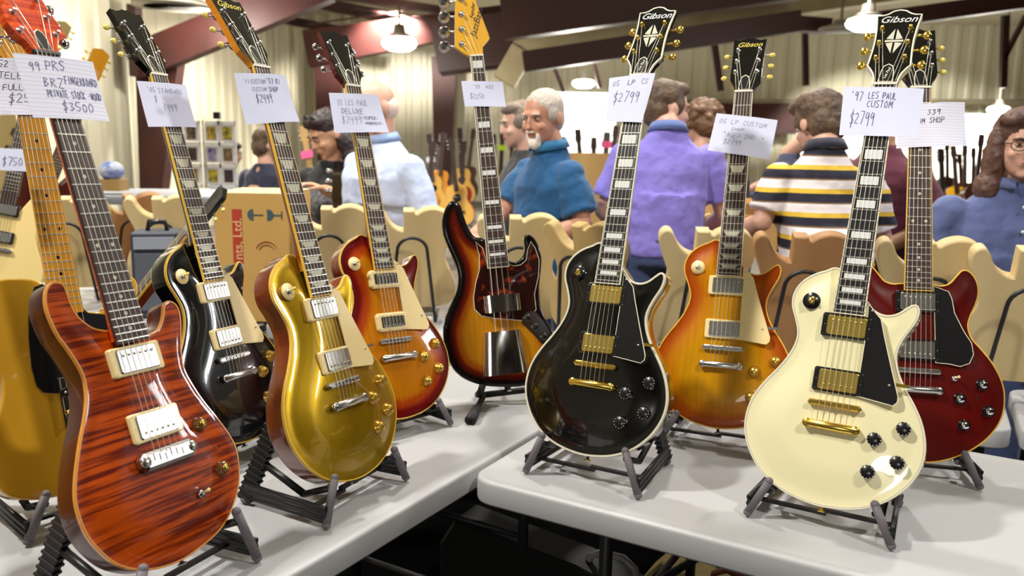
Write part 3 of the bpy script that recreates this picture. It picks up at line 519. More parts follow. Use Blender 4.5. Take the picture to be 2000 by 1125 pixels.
telehead = [(21, 0), (24, 16), (33, 26), (32, 40), (20, 52), (17, 90), (14, 150), (19, 172), (12, 186), (-10, 188), (-24, 178), (-30, 160), (-40, 60), (-42, 22), (-30, 10), (-21, 0)]
G['tele'] = guitar(dict(name='electric_guitar', label='butterscotch electric guitar with maple neck and black pickguard at the left edge', nut=(-.9125, 1.5986, 1.5583), pose=(.9013, .3132, -.03), yb=790, scale=648, nfret=21, bend=472, wn=42, we=56, outline=TELE, zf=-13, thick=44, rnd=3, joint=440,
    board=MAPLE, inlays=(3, 5, 7, 9, 12, 15, 17, 19, 21), inlay='dot', inlm=BLACKP, bridge='tele', knobs=[(62, 660), (62, 700)], knob='jazz', hw=CHROME, top=BUTTER, side=BUTTER, neckm=MAPLE, pgz=-11.5, pgm=BLACKP,
    pg=[(-30, 412), (-44, 416), (-54, 436), (-62, 466), (-69, 510), (-73, 560), (-70, 592), (-60, 606), (-38, 612), (38, 590), (60, 560), (84, 500), (78, 482), (40, 474), (30, 460)],
    head=dict(out=telehead, tilt=math.radians(0), drop=-8, face=MAPLE, side=MAPLE, posts=[(-30+i*2.2, 34+i*24, -1) for i in range(6)], edge=lambda y: 38, hw=CHROME, button='kidney', order=[0, 1, 2, 3, 4, 5])))
cp = MB(); g = G['tele']; cp.box(g.L(62, 668, -11.5), (.032, .150, .002), CHROME, bev=.001); cp.build('control_plate', g.root)
BBURST = burst('tobacco_burst', [(0, (6, 4, 4)), (.2, (18, 6, 4)), (.4, (100, 18, 4)), (.6, (166, 84, 8)), (.85, (190, 126, 20))])
TORT = mat('tortoise_shell', (38, 7, 6), .2, coat=1, noise=(34, (170, 56, 14), (1, 1, 1)))
BMAPLE = mat('bass_yellow_maple', (232, 172, 16), .3, coat=.8)
bhead = [(19, 0), (21, 26), (43, 48), (41, 60), (36, 78), (25, 118), (14, 155), (17, 168), (28, 177), (31, 192), (22, 208), (0, 214), (-22, 212), (-36, 200), (-42, 180), (-49, 120), (-55, 65), (-58, 28), (-36, 10), (-19, 0)]
bpg = [(-56, 525), (-50, 566), (-54, 604), (-68, 640), (-79, 682), (-79, 715), (-62, 736), (-22, 748), (26, 756), (55, 762), (97, 735), (97, 689), (114, 640), (121, 593), (113, 559), (102, 538), (90, 560), (82, 590), (65, 602), (46, 603), (30, 596), (26, 603), (-28, 603), (-37, 546)]
for n_ in TORT.node_tree.nodes:
    if n_.type == 'MAP_RANGE': n_.inputs[1].default_value = .56; n_.inputs[2].default_value = .74
G['bass'] = guitar(dict(k=.94, name='bass_guitar', cat='bass guitar', label='sunburst electric bass with tortoise shell pickguard and chrome covers', nut=(-.1111, 2.464, 1.6684), pose=(.1482, .2173, .0889), yb=946, scale=864, nfret=20, bend=603, wn=38, we=62, outline=BASS, zf=-13, thick=42, rnd=9, br=9, joint=560, enorm=75,
    board=ROSEWOOD, fbind=1.8, inlays=(1, 3, 5, 7, 9, 12, 15, 17, 19), inlay='bblock', bridge='bass', hw=CHROME, top=BBURST, side=BLACKLAQ, neckm=MAPLE, sw=57, bass=True, pg=bpg, pgm=TORT, pgedge=IVORY, pgz=-11, ndepth=18,
    head=dict(out=bhead, tilt=0, drop=-8, face=BMAPLE, side=BMAPLE, posts=[(-38+i*3.5, 36+i*43, -1) for i in range(4)], edge=lambda y: 54-y*.09, hw=NICKEL, button='ear', order=[0, 1, 2, 3], texts=[('JazzBass', 26, 10, 95, INKK, .3, math.pi/2-.35), ('Fender', 16, 2, 130, INKK, .3, math.pi/2-.2)])))
g = G['bass']
cp = MB(); cp.prism([tuple(g.L(x, y, 0).xy) for x, y in [(52, 752), (70, 738), (92, 738), (113, 767), (130, 800), (140, 830), (128, 842), (108, 838), (80, 800), (52, 768)]], -.0115, -.0100, CHROME); po = cp.build('control_plate', g.root)
for x, y in ((69, 754), (88, 782), (110, 812)): kb = MB(); knob(kb, g.L(x, y, -10), 'jazz'); kb.build('knob', g.root)
def shell(name, x0, x1, y0, y1, z0, h, taper, parent):
    mb = MB(); vs = []; n = 12
    for i, y in enumerate(np.linspace(y0, y1, 8)):
        k = 1-taper*(1-i/7)
        for a in np.linspace(0, math.pi, n): xm = (x0+x1)/2; hwid = (x1-x0)/2*k; vs.append(g.L(xm-hwid*math.copysign(abs(math.cos(a))**.5, math.cos(a)), y, z0+h*math.sin(a)**.45))
    fs = [[i*n+k, i*n+k+1, (i+1)*n+k+1, (i+1)*n+k] for i in range(7) for k in range(n-1)]; mb.add(vs, fs, CHROME, True); mb.add([vs[k] for k in range(n)], [list(range(n))[::-1]], CHROME); mb.add([vs[7*n+k] for k in range(n)], [list(range(n))], CHROME); mb.build(name, parent)
shell('pickup_cover', -49, 54, 682, 730, -11, 20, 0, g.root); shell('bridge_cover', -72, 56, 784, 905, -12, 26, .2, g.root)
# ================================================================ SETTING
WALLM = bpy.data.materials.new('ribbed_metal_wall'); WALLM.use_nodes = True
def rib_mat(m, c1, c2, axis, period):
    nt = m.node_tree; b = nt.nodes['Principled BSDF']; b.inputs['Roughness'].default_value = .45
    b.inputs['Base Color'].default_value = rgb(*c1)
    tc = nt.nodes.new('ShaderNodeTexCoord'); nz = nt.nodes.new('ShaderNodeTexNoise'); nz.inputs['Scale'].default_value = .5; mx = nt.nodes.new('ShaderNodeMix'); mx.data_type = 'RGBA'
    mx.inputs[6].default_value = rgb(*c1); mx.inputs[7].default_value = rgb(*c2); nt.links.new(tc.outputs['Object'], nz.inputs[0]); nt.links.new(nz.outputs[0], mx.inputs[0]); nt.links.new(mx.outputs[2], b.inputs['Base Color'])
rib_mat(WALLM, (214, 208, 182), (200, 194, 168), 'X', .3)
REDSTEEL = mat('maroon_steel', (72, 24, 18), .55, noise=(2, (56, 18, 14), (1, 1, 1)))
DARKSTEEL = mat('dark_maroon_steel', (52, 24, 20), .5)
INSUL = mat('ceiling_insulation', (206, 198, 172), .8, noise=(1.2, (188, 180, 154), (1, 1, 1)))
DUCTM = mat('painted_duct', (176, 162, 126), .6, noise=(2, (160, 146, 112), (1, 1, 1)))
FLOORM = mat('hall_concrete', (112, 106, 98), .6, noise=(3, (96, 90, 84), (1, 1, 1)))
DARKWALL = mat('darkened_unseen_wall', (96, 84, 66), .7); TRIMM = mat('wall_trim_grey', (150, 140, 116), .6)  # DARKWALL puts shade into the unseen walls' colour, for dark reflections
def corr_wall(name, p0, p1, z0, z1, m, period=.3, depth=.04, inward=1):
    p0 = Vector(p0); p1 = Vector(p1); d = (p1-p0); Ln = d.length; d.normalize(); nn = Vector((-d.y, d.x))*inward; mb = MB(); pts = []
    k = int(Ln/period)
    for i in range(k):
        for a, h in ((0, 0), (.5, 0), (.62, 1), (.88, 1)): q = p0+d*(i+a)*period+nn*h*depth; pts.append(q)
    pts.append(p1); vs = [(q.x, q.y, z) for q in pts for z in (z0, z1)]; n = len(pts)
    back = [(p0-nn*.15), (p1-nn*.15)]; mb.add(vs, [[2*i, 2*i+2, 2*i+3, 2*i+1] for i in range(n-1)], m)
    mb.add([(back[0].x, back[0].y, z0), (back[1].x, back[1].y, z0), (back[1].x, back[1].y, z1), (back[0].x, back[0].y, z1)], [[0, 1, 2, 3]], m); o = mb.build(name); tag(o, kind='structure'); return o
YB, XL, XR, YF = 20.0, -4.9, 17.0, -9.0
corr_wall('wall_left', (XL, YF), (XL, YB), 0, 8.0, WALLM, .42, .035, -1)
corr_wall('wall_back', (XL, YB), (XR, YB), 0, 6.2, WALLM, .36, .04, -1)
def sbox(name, c, d, m, M=None, kind='structure'):
    b = MB(); b.box(c, d, m, M); o = b.build(name); tag(o, kind=kind); return o
sbox('wall_right', (XR+.1, (YB+YF)/2, 4), (.2, YB-YF, 8), DARKWALL); sbox('wall_front', ((XL+XR)/2, YF-.1, 4), (XR-XL, .2, 8), DARKWALL)
sbox('floor', ((XL+XR)/2, (YB+YF)/2, -.05), (XR-XL+.4, YB-YF+.4, .1), FLOORM)
fm_ = MB(); fm_.box((.6, 2.0, .004), (7.4, 5.4, .008), mat('painted_floor_shade', (9, 9, 9), 1, spec=0, noise=(200, (6, 6, 6), (1, 1, 1)))); tag(fm_.build('floor_shade_sheet'), 'black sheet on the floor standing in for the shade beneath the tables', 'shade sheet')  # black sheet added over the concrete, painting in the shade under the tables
cb = MB(); cb.add([(XL-.2, YB+.1, 4.2), (XR+.2, YB+.1, 4.2), (XR+.2, YF-.2, 7.6), (XL-.2, YF-.2, 7.6), (XL-.2, YB+.1, 4.35), (XR+.2, YB+.1, 4.35), (XR+.2, YF-.2, 7.75), (XL-.2, YF-.2, 7.75)], [[0, 1, 2, 3], [7, 6, 5, 4], [0, 4, 5, 1], [1, 5, 6, 2], [2, 6, 7, 3], [3, 7, 4, 0]], INSUL)
tag(cb.build('ceiling'), kind='structure')
trim_n = [0]
def beam(px0, py0, px1, py1, th, Y, m, depth=.2, Y1=None, th1=None):
    a = at(px0, py0, Y); b = at(px1, py1, Y1 or Y); t0 = th*Y/FPX/2; t1 = (th1 or th)*(Y1 or Y)/FPX/2; d = (b-a).normalized(); v = Vector((0, 1, 0)); u = d.cross(v).normalized(); mb = MB(); vs = []
    for p, t in ((a, t0), (b, t1)):
        for s_, q in ((-1, -1), (1, -1), (1, 1), (-1, 1)): vs.append(p+u*s_*t+v*q*depth/2)
    mb.add(vs, [[0, 1, 2, 3], [7, 6, 5, 4], [0, 4, 5, 1], [1, 5, 6, 2], [2, 6, 7, 3], [3, 7, 4, 0]], m); trim_n[0] += 1; o = mb.build('trim_%d' % trim_n[0]); tag(o, kind='structure'); return o
def column(pxb0, pxb1, pxt0, pxt1, ptop, Y, m=REDSTEEL):
    a0 = at(pxb0, 400, Y).x; a1 = at(pxb1, 400, Y).x; b0 = at(pxt0, ptop, Y); b1 = at(pxt1, ptop, Y).x; zt = b0.z; mb = MB(); vs = []
    for x0, x1, z in ((a0, a1, 0), (b0.x, b1, zt)): vs += [(x0, Y, z), (x1, Y, z), (x1, Y+.25, z), (x0, Y+.25, z)]
    mb.add(vs, [[3, 2, 1, 0], [4, 5, 6, 7], [0, 1, 5, 4], [1, 2, 6, 5], [2, 3, 7, 6], [3, 0, 4, 7]], m); trim_n[0] += 1; tag(mb.build('trim_%d' % trim_n[0]), kind='structure')
column(272, 297, 262, 352, 80, 10.7); column(622, 664, 612, 668, 60, 18.5); column(850, 876, 842, 892, 110, 19.2)
beam(262, 125, 640, -30, 64, 10.6, REDSTEEL, .25, th1=60)
beam(262, 10, 268, 150, 16, 10.5, DARKSTEEL)
beam(545, -10, 900, 62, 20, 17.5, DARKSTEEL, .25); beam(470, 22, 760, 78, 15, 18.0, DARKSTEEL, .25); beam(640, -12, 860, 20, 14, 16.5, DARKSTEEL, .25)
beam(600, 96, 1010, 30, 66, 16.0, REDSTEEL, .3, th1=40); beam(850, 95, 1010, 70, 90, 15.0, DARKSTEEL, .3); beam(980, 30, 1560, -52, 92, 14.0, DARKSTEEL, .4)
beam(1003, 86, 2050, -58, 38, 15.0, DUCTM, .6); beam(1022, 122, 1560, 42, 38, 13.5, DARKSTEEL, .3); beam(1555, 47, 1618, 52, 26, 13.6, DARKSTEEL, .3)
beam(1700, 42, 2050, -6, 30, 12.5, DARKSTEEL, .3); beam(1395, 85, 1407, 178, 12, 16, DARKSTEEL, .1); beam(1572, 60, 1574, 168, 10, 16, DARKSTEEL, .1); beam(1964, 30, 1958, 172, 12, 15, DARKSTEEL, .1)
beam(2004, 30, 1962, 112, 7, 15, DARKSTEEL, .1); beam(1084, 135, 1101, 180, 7, 16, DARKSTEEL, .1); beam(1160, 122, 1172, 172, 7, 16, DARKSTEEL, .1)
beam(860, 130, 1010, 112, 34, 17, DARKSTEEL, .3)
beam(1180, 199, 2060, 199, 10, 19.6, TRIMM, .2); beam(985, 160, 1020, 100, 44, 14.9, DUCTM, .5)
beam(1398, 232, 1560, 232, 58, 19.5, REDSTEEL, .1); beam(600, 48, 880, 8, 3, 15.5, DARKSTEEL, .03); beam(690, 15, 960, 60, 3, 15.6, DARKSTEEL, .03)
WHITEP = mat('white_backdrop_panel', (250, 248, 240), .8)
def panel(px0, py0, px1, py1, Y, m, label, cat='backdrop panel'):
    a = at(px0, py0, Y); b = at(px1, py1, Y); mb = MB(); mb.box(((a.x+b.x)/2, Y, (a.z)/2), (abs(b.x-a.x), .06, a.z), m); o = mb.build('backdrop_panel'); tag(o, label, cat); return o
panel(1062, 180, 1200, 300, 17.5, WHITEP, 'white backdrop panel glowing behind the guitars, left of the purple shirt')
panel(1560, 206, 1840, 300, 18.0, WHITEP, 'wide white backdrop panel behind the striped polo shirt')
panel(1842, 222, 2100, 300, 17.0, WHITEP, 'white backdrop panel behind the long-haired person at the right edge')
def spot(name, loc, tgt, p, ang, col=(1, .97, .9)):
    l = bpy.data.lights.new(name, 'SPOT'); l.energy = p; l.spot_size = ang; l.color = col; l.shadow_soft_size = .25; o = bpy.data.objects.new(name, l); COL.objects.link(o); o.location = loc; o.rotation_euler = (Vector(tgt)-Vector(loc)).to_track_quat('-Z', 'Y').to_euler()
spot('panel_fill_spot', at(1135, 60, 15.2), at(1132, 262, 17.5), 1000, 1.0); spot('panel_fill_spot', at(1720, 90, 16.2), at(1720, 290, 18), 620, 1.5); spot('panel_fill_spot', at(1970, 110, 15.5), at(1960, 300, 17), 420, 1.2)  # added spots that blow out the white panels, not fixtures of the hall
LAMPE = mat('lamp_glow', (255, 252, 240), .4, emit=9); LAMPG = mat('lamp_housing', (120, 112, 100), .5)
def lamp(px, py, wpx, hpx, Y, label, glow=True):
    c = at(px, py, Y); r = wpx*Y/FPX/2; h = hpx*Y/FPX; root = empty('high_bay_lamp', loc=c); tag(root, label, 'ceiling lamp', None)
    sh = MB(); zr = 4.2+(20.1-Y)*.1177-c.z; sh.lathe([(r*.7, h*.36), (r*.5, h*.6), (r*.34, h*.7), (r*.3, h*1.15), (.02, h*1.2), (.012, max(h*1.3, zr-.2))], LAMPG); sh.build('lamp_shade', root)
    gl = MB(); gl.lathe([(.001, -h*.5), (r*.6, -h*.42), (r*.92, -h*.2), (r, 0), (r*.9, h*.25), (r*.5, h*.42)], LAMPE if glow else LAMPG, n=24); gl.build('lamp_lens', root)
    if glow and wpx > 20: pl = bpy.data.lights.new('lamp_light', 'POINT'); pl.energy = 8*Y; pl.color = (1, .96, .88); pl.shadow_soft_size = r; po_ = bpy.data.objects.new('lamp_light', pl); COL.objects.link(po_); po_.location = c-Vector((0, .0, r+.12))
lamp(780, 85, 66, 30, 13, 'glowing oval high bay lamp above the cherry sunburst headstock'); lamp(1695, 46, 80, 30, 9.5, 'large glowing high bay lamp just left of the cream guitar headstock')
lamp(1140, 163, 44, 18, 17, 'small glowing high bay lamp above the white backdrop panel'); lamp(990, 134, 15, 15, 15.2, 'tiny round bright lamp beside the end of the duct'); lamp(1950, 214, 40, 16, 16.5, 'glowing lamp low above the long-haired person')
lamp(412, 0, 40, 14, 9.8, 'bright lamp cut off by the top edge beside the air vent'); lamp(1642, 57, 82, 14, 12.5, 'unlit grey round lamp left of the large glowing one', False); lamp(985, 78, 42, 22, 15.5, 'unlit grey lamp near the bass headstock', False)
c = at(335, 14, 9.0); v = empty('ceiling_vent', loc=c); tag(v, 'round concentric air vent at the top left of the hall', 'air vent'); VM = mat('vent_metal', (150, 144, 130), .5)
for i, rr in enumerate((.38, .27, .17, .08)): b = MB(); b.lathe([(rr, 0), (rr, .03), (rr-.045, .05-.012*i), (rr-.045, .03-.012*i)], VM, n=32); b.build('vent_ring', v)
b = MB(); b.lathe([(.39, .05), (.25, .12), (.2, .9), (.001, .9)], VM, n=28); b.build('vent_neck', v)
# ================================================================ TABLES
TABLEM = mat('white_blow_moulded_plastic', (180, 180, 181), .42, bump=(260, .12, .0008)); LEGM = mat('grey_steel_tube', (44, 44, 48), .5, .3)
A0 = ground(560, 1118, .74); A1 = ground(1045, 838, .74); dA = (A1-A0); dA.z = 0; dA.normalize(); B0 = ground(1100, 974, .74); B1 = ground(1560, 1090, .74); dB = (B1-B0); dB.z = 0; dB.normalize()
def table(label, corner, d, w_dir, length, width, legs=True, name='folding_table', z=.74, m=TABLEM, group=None):
    ex, ey = d, w_dir; M = Matrix(((ex.x, ey.x, 0, corner.x), (ex.y, ey.y, 0, corner.y), (0, 0, 1, 0), (0, 0, 0, 1))); root = empty(name, M); tag(root, label, 'table', group)
    rc = .055; n = 6; pts = []
    for cx_, cy_, a0 in ((rc, rc, math.pi), (length-rc, rc, 1.5*math.pi), (length-rc, width-rc, 0), (rc, width-rc, .5*math.pi)):
        for i in range(n+1): a = a0+i*math.pi/2/n; pts.append((cx_+rc*math.cos(a), cy_+rc*math.sin(a)))
    tb = MB(); N = len(pts); rings = [(.006, z-.052), (.001, z-.050), (0, z-.046), (0, z-.008), (.0015, z-.003), (.005, z-.0003), (.011, z), (.026, z-.0025)]; vs = []
    for d_, zz in rings: vs += [(x, y, zz) for x, y in inset(pts, d_)]
    K = len(rings); tb.add(vs, [[a*N+i, a*N+(i+1) % N, (a+1)*N+(i+1) % N, (a+1)*N+i] for a in range(K-1) for i in range(N)], m, True)
    tb.add([(x, y, z-.0025) for x, y in inset(pts, .026)], [list(range(N))], m); tb.add([(x, y, z-.05) for x, y in inset(pts, .012)], [list(range(N))[::-1]], m); tb.build('tabletop', root)
    for xx in (.28, length-.28):
        fr_ = MB(); zt = z-.05
        fr_.tube([(xx, .09, .012), (xx, .09, zt-.02), (xx, .11, zt-.005), (xx, width-.11, zt-.005), (xx, width-.09, zt-.02), (xx, width-.09, .012)], .014, LEGM, 10); fr_.tube([(xx, .09, .18), (xx, width-.09, .18)], .011, LEGM, 8)
        s_ = 1 if xx < length/2 else -1; fr_.tube([(xx, width/2, .40), (xx+s_*.30, width/2, zt-.01)], .009, LEGM, 8); fr_.tube([(xx, .09, .40), (xx, width-.09, .40)], .009, LEGM, 8); fr_.build('leg_frame', root)
    return root
nA = Vector((-dA.y, dA.x, 0)); nB = Vector((-dB.y, dB.x, 0))
table('long white folding table on the left under the gold and sunburst guitars', A0-dA*1.25-nA*.012, dA, nA, 2.44, .76)
cB = ground(925, 918, .74)
tB = B0+dB*((cB-B0).dot(dB)+.01); table('white folding table with rounded corner under the black and cream guitars', tB-nB*.012, dB, nB, 1.83, .76)
# ================================================================ GUITAR STANDS
def stand(g, label, dr=0, dn=0, zb=None):
    c = g.bot; r, n = g.r, g.n
    def Q(a, b, z): return Vector((c.x, c.y, 0))+r*(a+dr)+n*(b+dn)+Vector((0, 0, .74+z))
    root = empty('guitar_stand', Matrix.Translation(Vector((c.x, c.y, .74)))); tag(root, label, 'guitar stand', 'folding guitar stands on the tables'); inv = root.matrix_world.inverted()
    def fin(mb, nm, par=root): mb.v = [tuple(inv @ Vector(v)) for v in mb.v]; return mb.build(nm, par)
    yb = g.yb; O = g.S['outline']
    for s in (-1, 1):
        # height of the rim of the body at the cradle
        xs = 90*s; ys = max(y for (x0, y) in [(0, 0)] for y in [max((p[1] for p in O if abs(p[0]-xs) < 22), default=790)])
        def B(x, y, zl): return g.M @ Vector((x/1000, (yb-y)/1000, zl/1000))
        tip = B(92*s, ys-8, g.zf+13); hook = B(94*s, ys+9, g.zf+12); back = B(98*s, ys+12, g.zf-g.S['thick']-12)
        ft = Q(.125*s, .034, .007); rear = Q(.114*s, -.172, .007)
        tip = tip+g.n*.004; b = MB(); b.tube([tip, ft], [.0076, .0080], GREYRUB, 10); b.tube([tip.lerp(ft, .2), hook-g.n*.01], .006, GREYRUB, 8); b.ell(ft, (.0085, .0085, .007), GREYRUB); b.ell(tip, (.0078, .0078, .0078), GREYRUB); fin(b, 'front_arm')
        b = MB(); b.tube([hook, back], .0065, BLACKABS, 8); fin(b, 'cradle_arm')
        side = MB(); rr = (rear-ft).normalized(); up_ = Vector((0, 0, 1)); lat = rr.cross(up_)
        for k in range(3):
            off = .006+.012*k; a_ = ft+Vector((0, 0, off)); e_ = rear+Vector((0, 0, off)); side.tube([a_, e_], .0052, BLACKABS, 6)
        side.box((ft+rear)/2+Vector((0, 0, .018)), ((rear-ft).length, .006, .032), BLACKABS, Matrix((rr, lat, up_)).transposed()); side.ell(rear, (.010, .010, .008), GREYRUB); fin(side, 'base_bar')
        top = B(70*s, ys-185, g.zf-g.S['thick']-11)
        upb = MB(); ax = (top-rear).normalized(); la = ax.cross(r).normalized(); mid = (top+rear)/2; ln = (top-rear).length
        upb.box(mid, (.014, .030, ln), BLACKABS, Matrix((r, la, ax)).transposed())
        k = int(ln/.012)
        for i in range(k): upb.box(rear.lerp(top, (i+.5)/k), (.018, .035, .004), BLACKABS, Matrix((r, la, ax)).transposed())
        fin(upb, 'back_rest'); jb = MB(); jb.tube([back, rear.lerp(top, .35)], .007, BLACKABS, 8); fin(jb, 'brace')
        lk = MB(); lk.box(Q(.060*s, -.03, .012+.006*(s > 0)), (.13, .010, .006), BLACKABS, Matrix.Rotation(g.psi, 3, 'Z')); fin(lk, 'cross_link')
for k, lb in (('white', 'dark grey folding stand holding the cream white guitar'), ('blackc', 'dark grey folding stand holding the black guitar with gold hardware'), ('honey', 'folding stand under the honey burst guitar'), ('gold', 'black ribbed stand with grey arms holding the gold top guitar'),
              ('cherry', 'folding stand holding the cherry sunburst guitar'), ('blackst', 'folding stand under the black guitar with cream pickguard'), ('prs', 'folding stand holding the flamed red guitar'), ('tele', 'folding stand holding the butterscotch guitar'), ('es', 'dark grey folding stand holding the cherry red semi-hollow guitar')): stand(G[k], lb)
# bass stand: black tube stand with rubber feet
g = G['bass']; c = g.bot; root = empty('bass_stand', Matrix.Translation(Vector((c.x, c.y, .74)))); tag(root, 'black tubular stand with rubber foot holding the sunburst bass', 'guitar stand'); inv = root.matrix_world.inverted()
RUB = mat('black_rubber', (16, 16, 17), .6)
def B(x, y, zl): return g.M @ Vector((x/1000, (g.yb-y)/1000, zl/1000))
for s in (-1, 1):
    b = MB(); b.tube([B(78*s, 926, 3), B(86*s, 944, 3), B(92*s, 955, -25), B(70*s, 962, -68)], .009, RUB, 10); b.v = [tuple(inv @ Vector(v)) for v in b.v]; b.build('cradle_arm', root)
    f0 = B(70*s, 962, -68); f1 = Vector((0, 0, .75))+Vector((c.x, c.y, 0))+g.r*(.13*s+.01)+g.n*.17; b = MB(); b.tube([f0, f1], .008, RUB, 10); b.tube([f0.lerp(f1, .55), f1], [.012, .015], RUB, 10); b.v = [tuple(inv @ Vector(v)) for v in b.v]; b.build('leg', root)
b = MB(); f0 = B(0, 962, -68); f1 = Vector((c.x, c.y, .75))-g.n*.26; b.tube([B(-70, 962, -68), B(70, 962, -68)], .009, RUB, 10); b.tube([f0, B(0, 700, -72)], .009, RUB, 10); b.tube([f0.lerp(B(0, 700, -72), .4), f1], .008, RUB, 10); b.v = [tuple(inv @ Vector(v)) for v in b.v]; b.build('leg', root)
# ================================================================ PRICE TAGS
def ruled(name):
    m = bpy.data.materials.new(name); m.use_nodes = True; nt = m.node_tree; b = nt.nodes['Principled BSDF']; b.inputs['Roughness'].default_value = .85
    tc = nt.nodes.new('ShaderNodeTexCoord'); sp = nt.nodes.new('ShaderNodeSeparateXYZ'); mu = nt.nodes.new('ShaderNodeMath'); mu.operation = 'MULTIPLY'; mu.inputs[1].default_value = 1/.0068; fr_ = nt.nodes.new('ShaderNodeMath'); fr_.operation = 'FRACT'; lt = nt.nodes.new('ShaderNodeMath'); lt.operation = 'LESS_THAN'; lt.inputs[1].default_value = .12
    mx = nt.nodes.new('ShaderNodeMix'); mx.data_type = 'RGBA'; mx.inputs[6].default_value = rgb(234, 234, 248); mx.inputs[7].default_value = rgb(200, 202, 236); L = nt.links.new
    L(tc.outputs['Object'], sp.inputs[0]); L(sp.outputs[1], mu.inputs[0]); L(mu.outputs[0], fr_.inputs[0]); L(fr_.outputs[0], lt.inputs[0]); L(lt.outputs[0], mx.inputs[0]); L(mx.outputs[2], b.inputs['Base Color']); return m
RULED = ruled('ruled_paper')
def price_tag(k, corners, lines, label, ink=INK, paper=PAPER, curl=6, wob=0, sw=.0006):
    g = G[k]; TL, TR, BR, BL = [Vector((x, y)) for x, y in corners]
    cx_ = sum(p[0] for p in corners)/4; cy_ = sum(p[1] for p in corners)/4; org = g.M @ g.L(cx_, cy_, 4)
    Mt = g.M.copy(); Mt.translation = org; base = g.L(cx_, cy_, 4)
    def S(u, v): p = (TL*(1-u)+TR*u)*(1-v)+(BL*(1-u)+BR*u)*v; z = 4.5-curl*(2*u-1)**2*.5+curl*.35*(v-.5)**2*4*(1 if u > .5 else .3)+wob*math.sin(u*5+v*3); z = max(z, 4.2) if abs(p.x) < 27 else z; return g.L(p.x, p.y, z)-base
    mb = MB(); nu, nv = 12, 8; vs = []; 
    for dz in (0, -.0004):
        for j in range(nv+1):
            for i in range(nu+1): vs.append(S(i/nu, j/nv)+Vector((0, 0, dz)))
    o = (nu+1)*(nv+1); fs = []
    for j in range(nv):
        for i in range(nu): a = j*(nu+1)+i; fs.append([a+nu+1, a+nu+2, a+1, a]); fs.append([o+a, o+a+1, o+a+nu+2, o+a+nu+1])
    rim = [i for i in range(nu+1)]+[j*(nu+1)+nu for j in range(1, nv+1)]+[nv*(nu+1)+i for i in range(nu-1, -1, -1)]+[j*(nu+1) for j in range(nv-1, 0, -1)]
    for i in range(len(rim)): a, b_ = rim[i], rim[(i+1) % len(rim)]; fs.append([a, b_, o+b_, o+a])
    nf_ = nu*nv*2; mb.add(vs, fs[:nf_], paper, True); mb.add(vs, fs[nf_:], paper, False)
    for (txt, u0, v0, h, adv, ik) in lines:
        for st in strokes(txt, u0, v0, h, adv):
            st2 = []
            for i in range(len(st)-1):
                n = 3
                for q in range(n): t = q/n; st2.append((st[i][0]*(1-t)+st[i+1][0]*t, st[i][1]*(1-t)+st[i+1][1]*t))
            st2.append(st[-1]); P3 = [S(u, v)+Vector((0, 0, .0004)) for u, v in st2]; vv = []
            for i, p in enumerate(P3):
                d = (P3[min(i+1, len(P3)-1)]-P3[max(i-1, 0)]); d.z = 0; d = d.normalized() if d.length > 1e-9 else Vector((1, 0, 0)); q = Vector((-d.y, d.x, 0))*sw; vv += [p+q, p-q]
            mb.add(vv, [[2*i, 2*i+1, 2*i+3, 2*i+2] for i in range(len(P3)-1)], ik)
    ob = mb.build('price_tag'); ob.matrix_world = Mt; tag(ob, label, 'price tag', 'handwritten price tags on the guitar necks')
price_tag('tele', [(-79, 0), (22, -10), (12, 99), (-91, 107)], [('12 52', .10, .16, .11, .09, INKK), ('TELEC', .36, .36, .11, .105, INKK), ('FULLER', .42, .56, .10, .09, INKK), ('$25', .50, .78, .15, .13, INKK)], 'ruled white price tag reading TELEC at the left edge', paper=RULED)
price_tag('prs', [(-58, 8), (74, 6), (72, 107), (-56, 108)], [('99', .14, .24, .13, .07, INK), ('PRS', .34, .22, .15, .085, INK), ('BRZ', .26, .50, .15, .085, INK), ('FINGERBOARD', .53, .43, .13, .041, INK), ('PRIVATE STOCK -WOOD', .26, .66, .12, .038, INK), ('$3500', .40, .87, .14, .085, INK)], 'ruled white price tag reading $3500 on the flamed red guitar neck', paper=RULED, curl=5)
price_tag('blackst', [(-68, 21), (65, 18), (64, 115), (-70, 120)], [("'05", .14, .22, .10, .06, INKG), ('STANDARD', .36, .24, .11, .065, INKG), ('$', .25, .44, .12, .06, INKG), ('1499', .38, .62, .15, .075, INKG)], 'faintly written white price tag on the black guitar with cream pickguard')
price_tag('gold', [(-79, 22), (59, 11), (64, 107), (-82, 122)], [("'11", .11, .20, .08, .04, INKG), ('CUSTOM', .25, .21, .09, .045, INKG), ("'57 RI", .53, .20, .10, .05, INK), ('CUSTOM', .24, .36, .08, .045, INKG), ('SHOP', .55, .36, .10, .05, INK), ('$2499', .27, .58, .16, .062, INK)], 'white price tag reading $2499 on the gold top guitar neck', curl=9)
price_tag('cherry', [(-75, 25), (66, 18), (79, 114), (-77, 125)], [('72 LES PAUL', .12, .30, .14, .055, INKG), ('DELUXE', .18, .52, .13, .07, INK), ('$2499', .16, .76, .18, .075, INKG), ('*SUPER*', .54, .66, .08, .048, INK), ('*PERFECT*', .56, .80, .07, .043, INKK)], 'white price tag reading DELUXE on the cherry sunburst guitar neck')
price_tag('bass', [(-52, 70), (66, 80), (68, 152), (-49, 143)], [("'73 JAZZ", .24, .28, .12, .065, INKG), ('$2250', .16, .68, .18, .07, INKG)], 'small white price tag on the bass neck')
price_tag('blackc', [(-67, 5), (38, -3), (24, 108), (-58, 105)], [('05', .10, .20, .10, .08, INKG), ('LP', .44, .20, .10, .09, INK), ('CS', .74, .20, .10, .08, INKG), ('$2799', .14, .56, .20, .13, INK)], 'white price tag reading $2799 on the black guitar with gold hardware', curl=4)
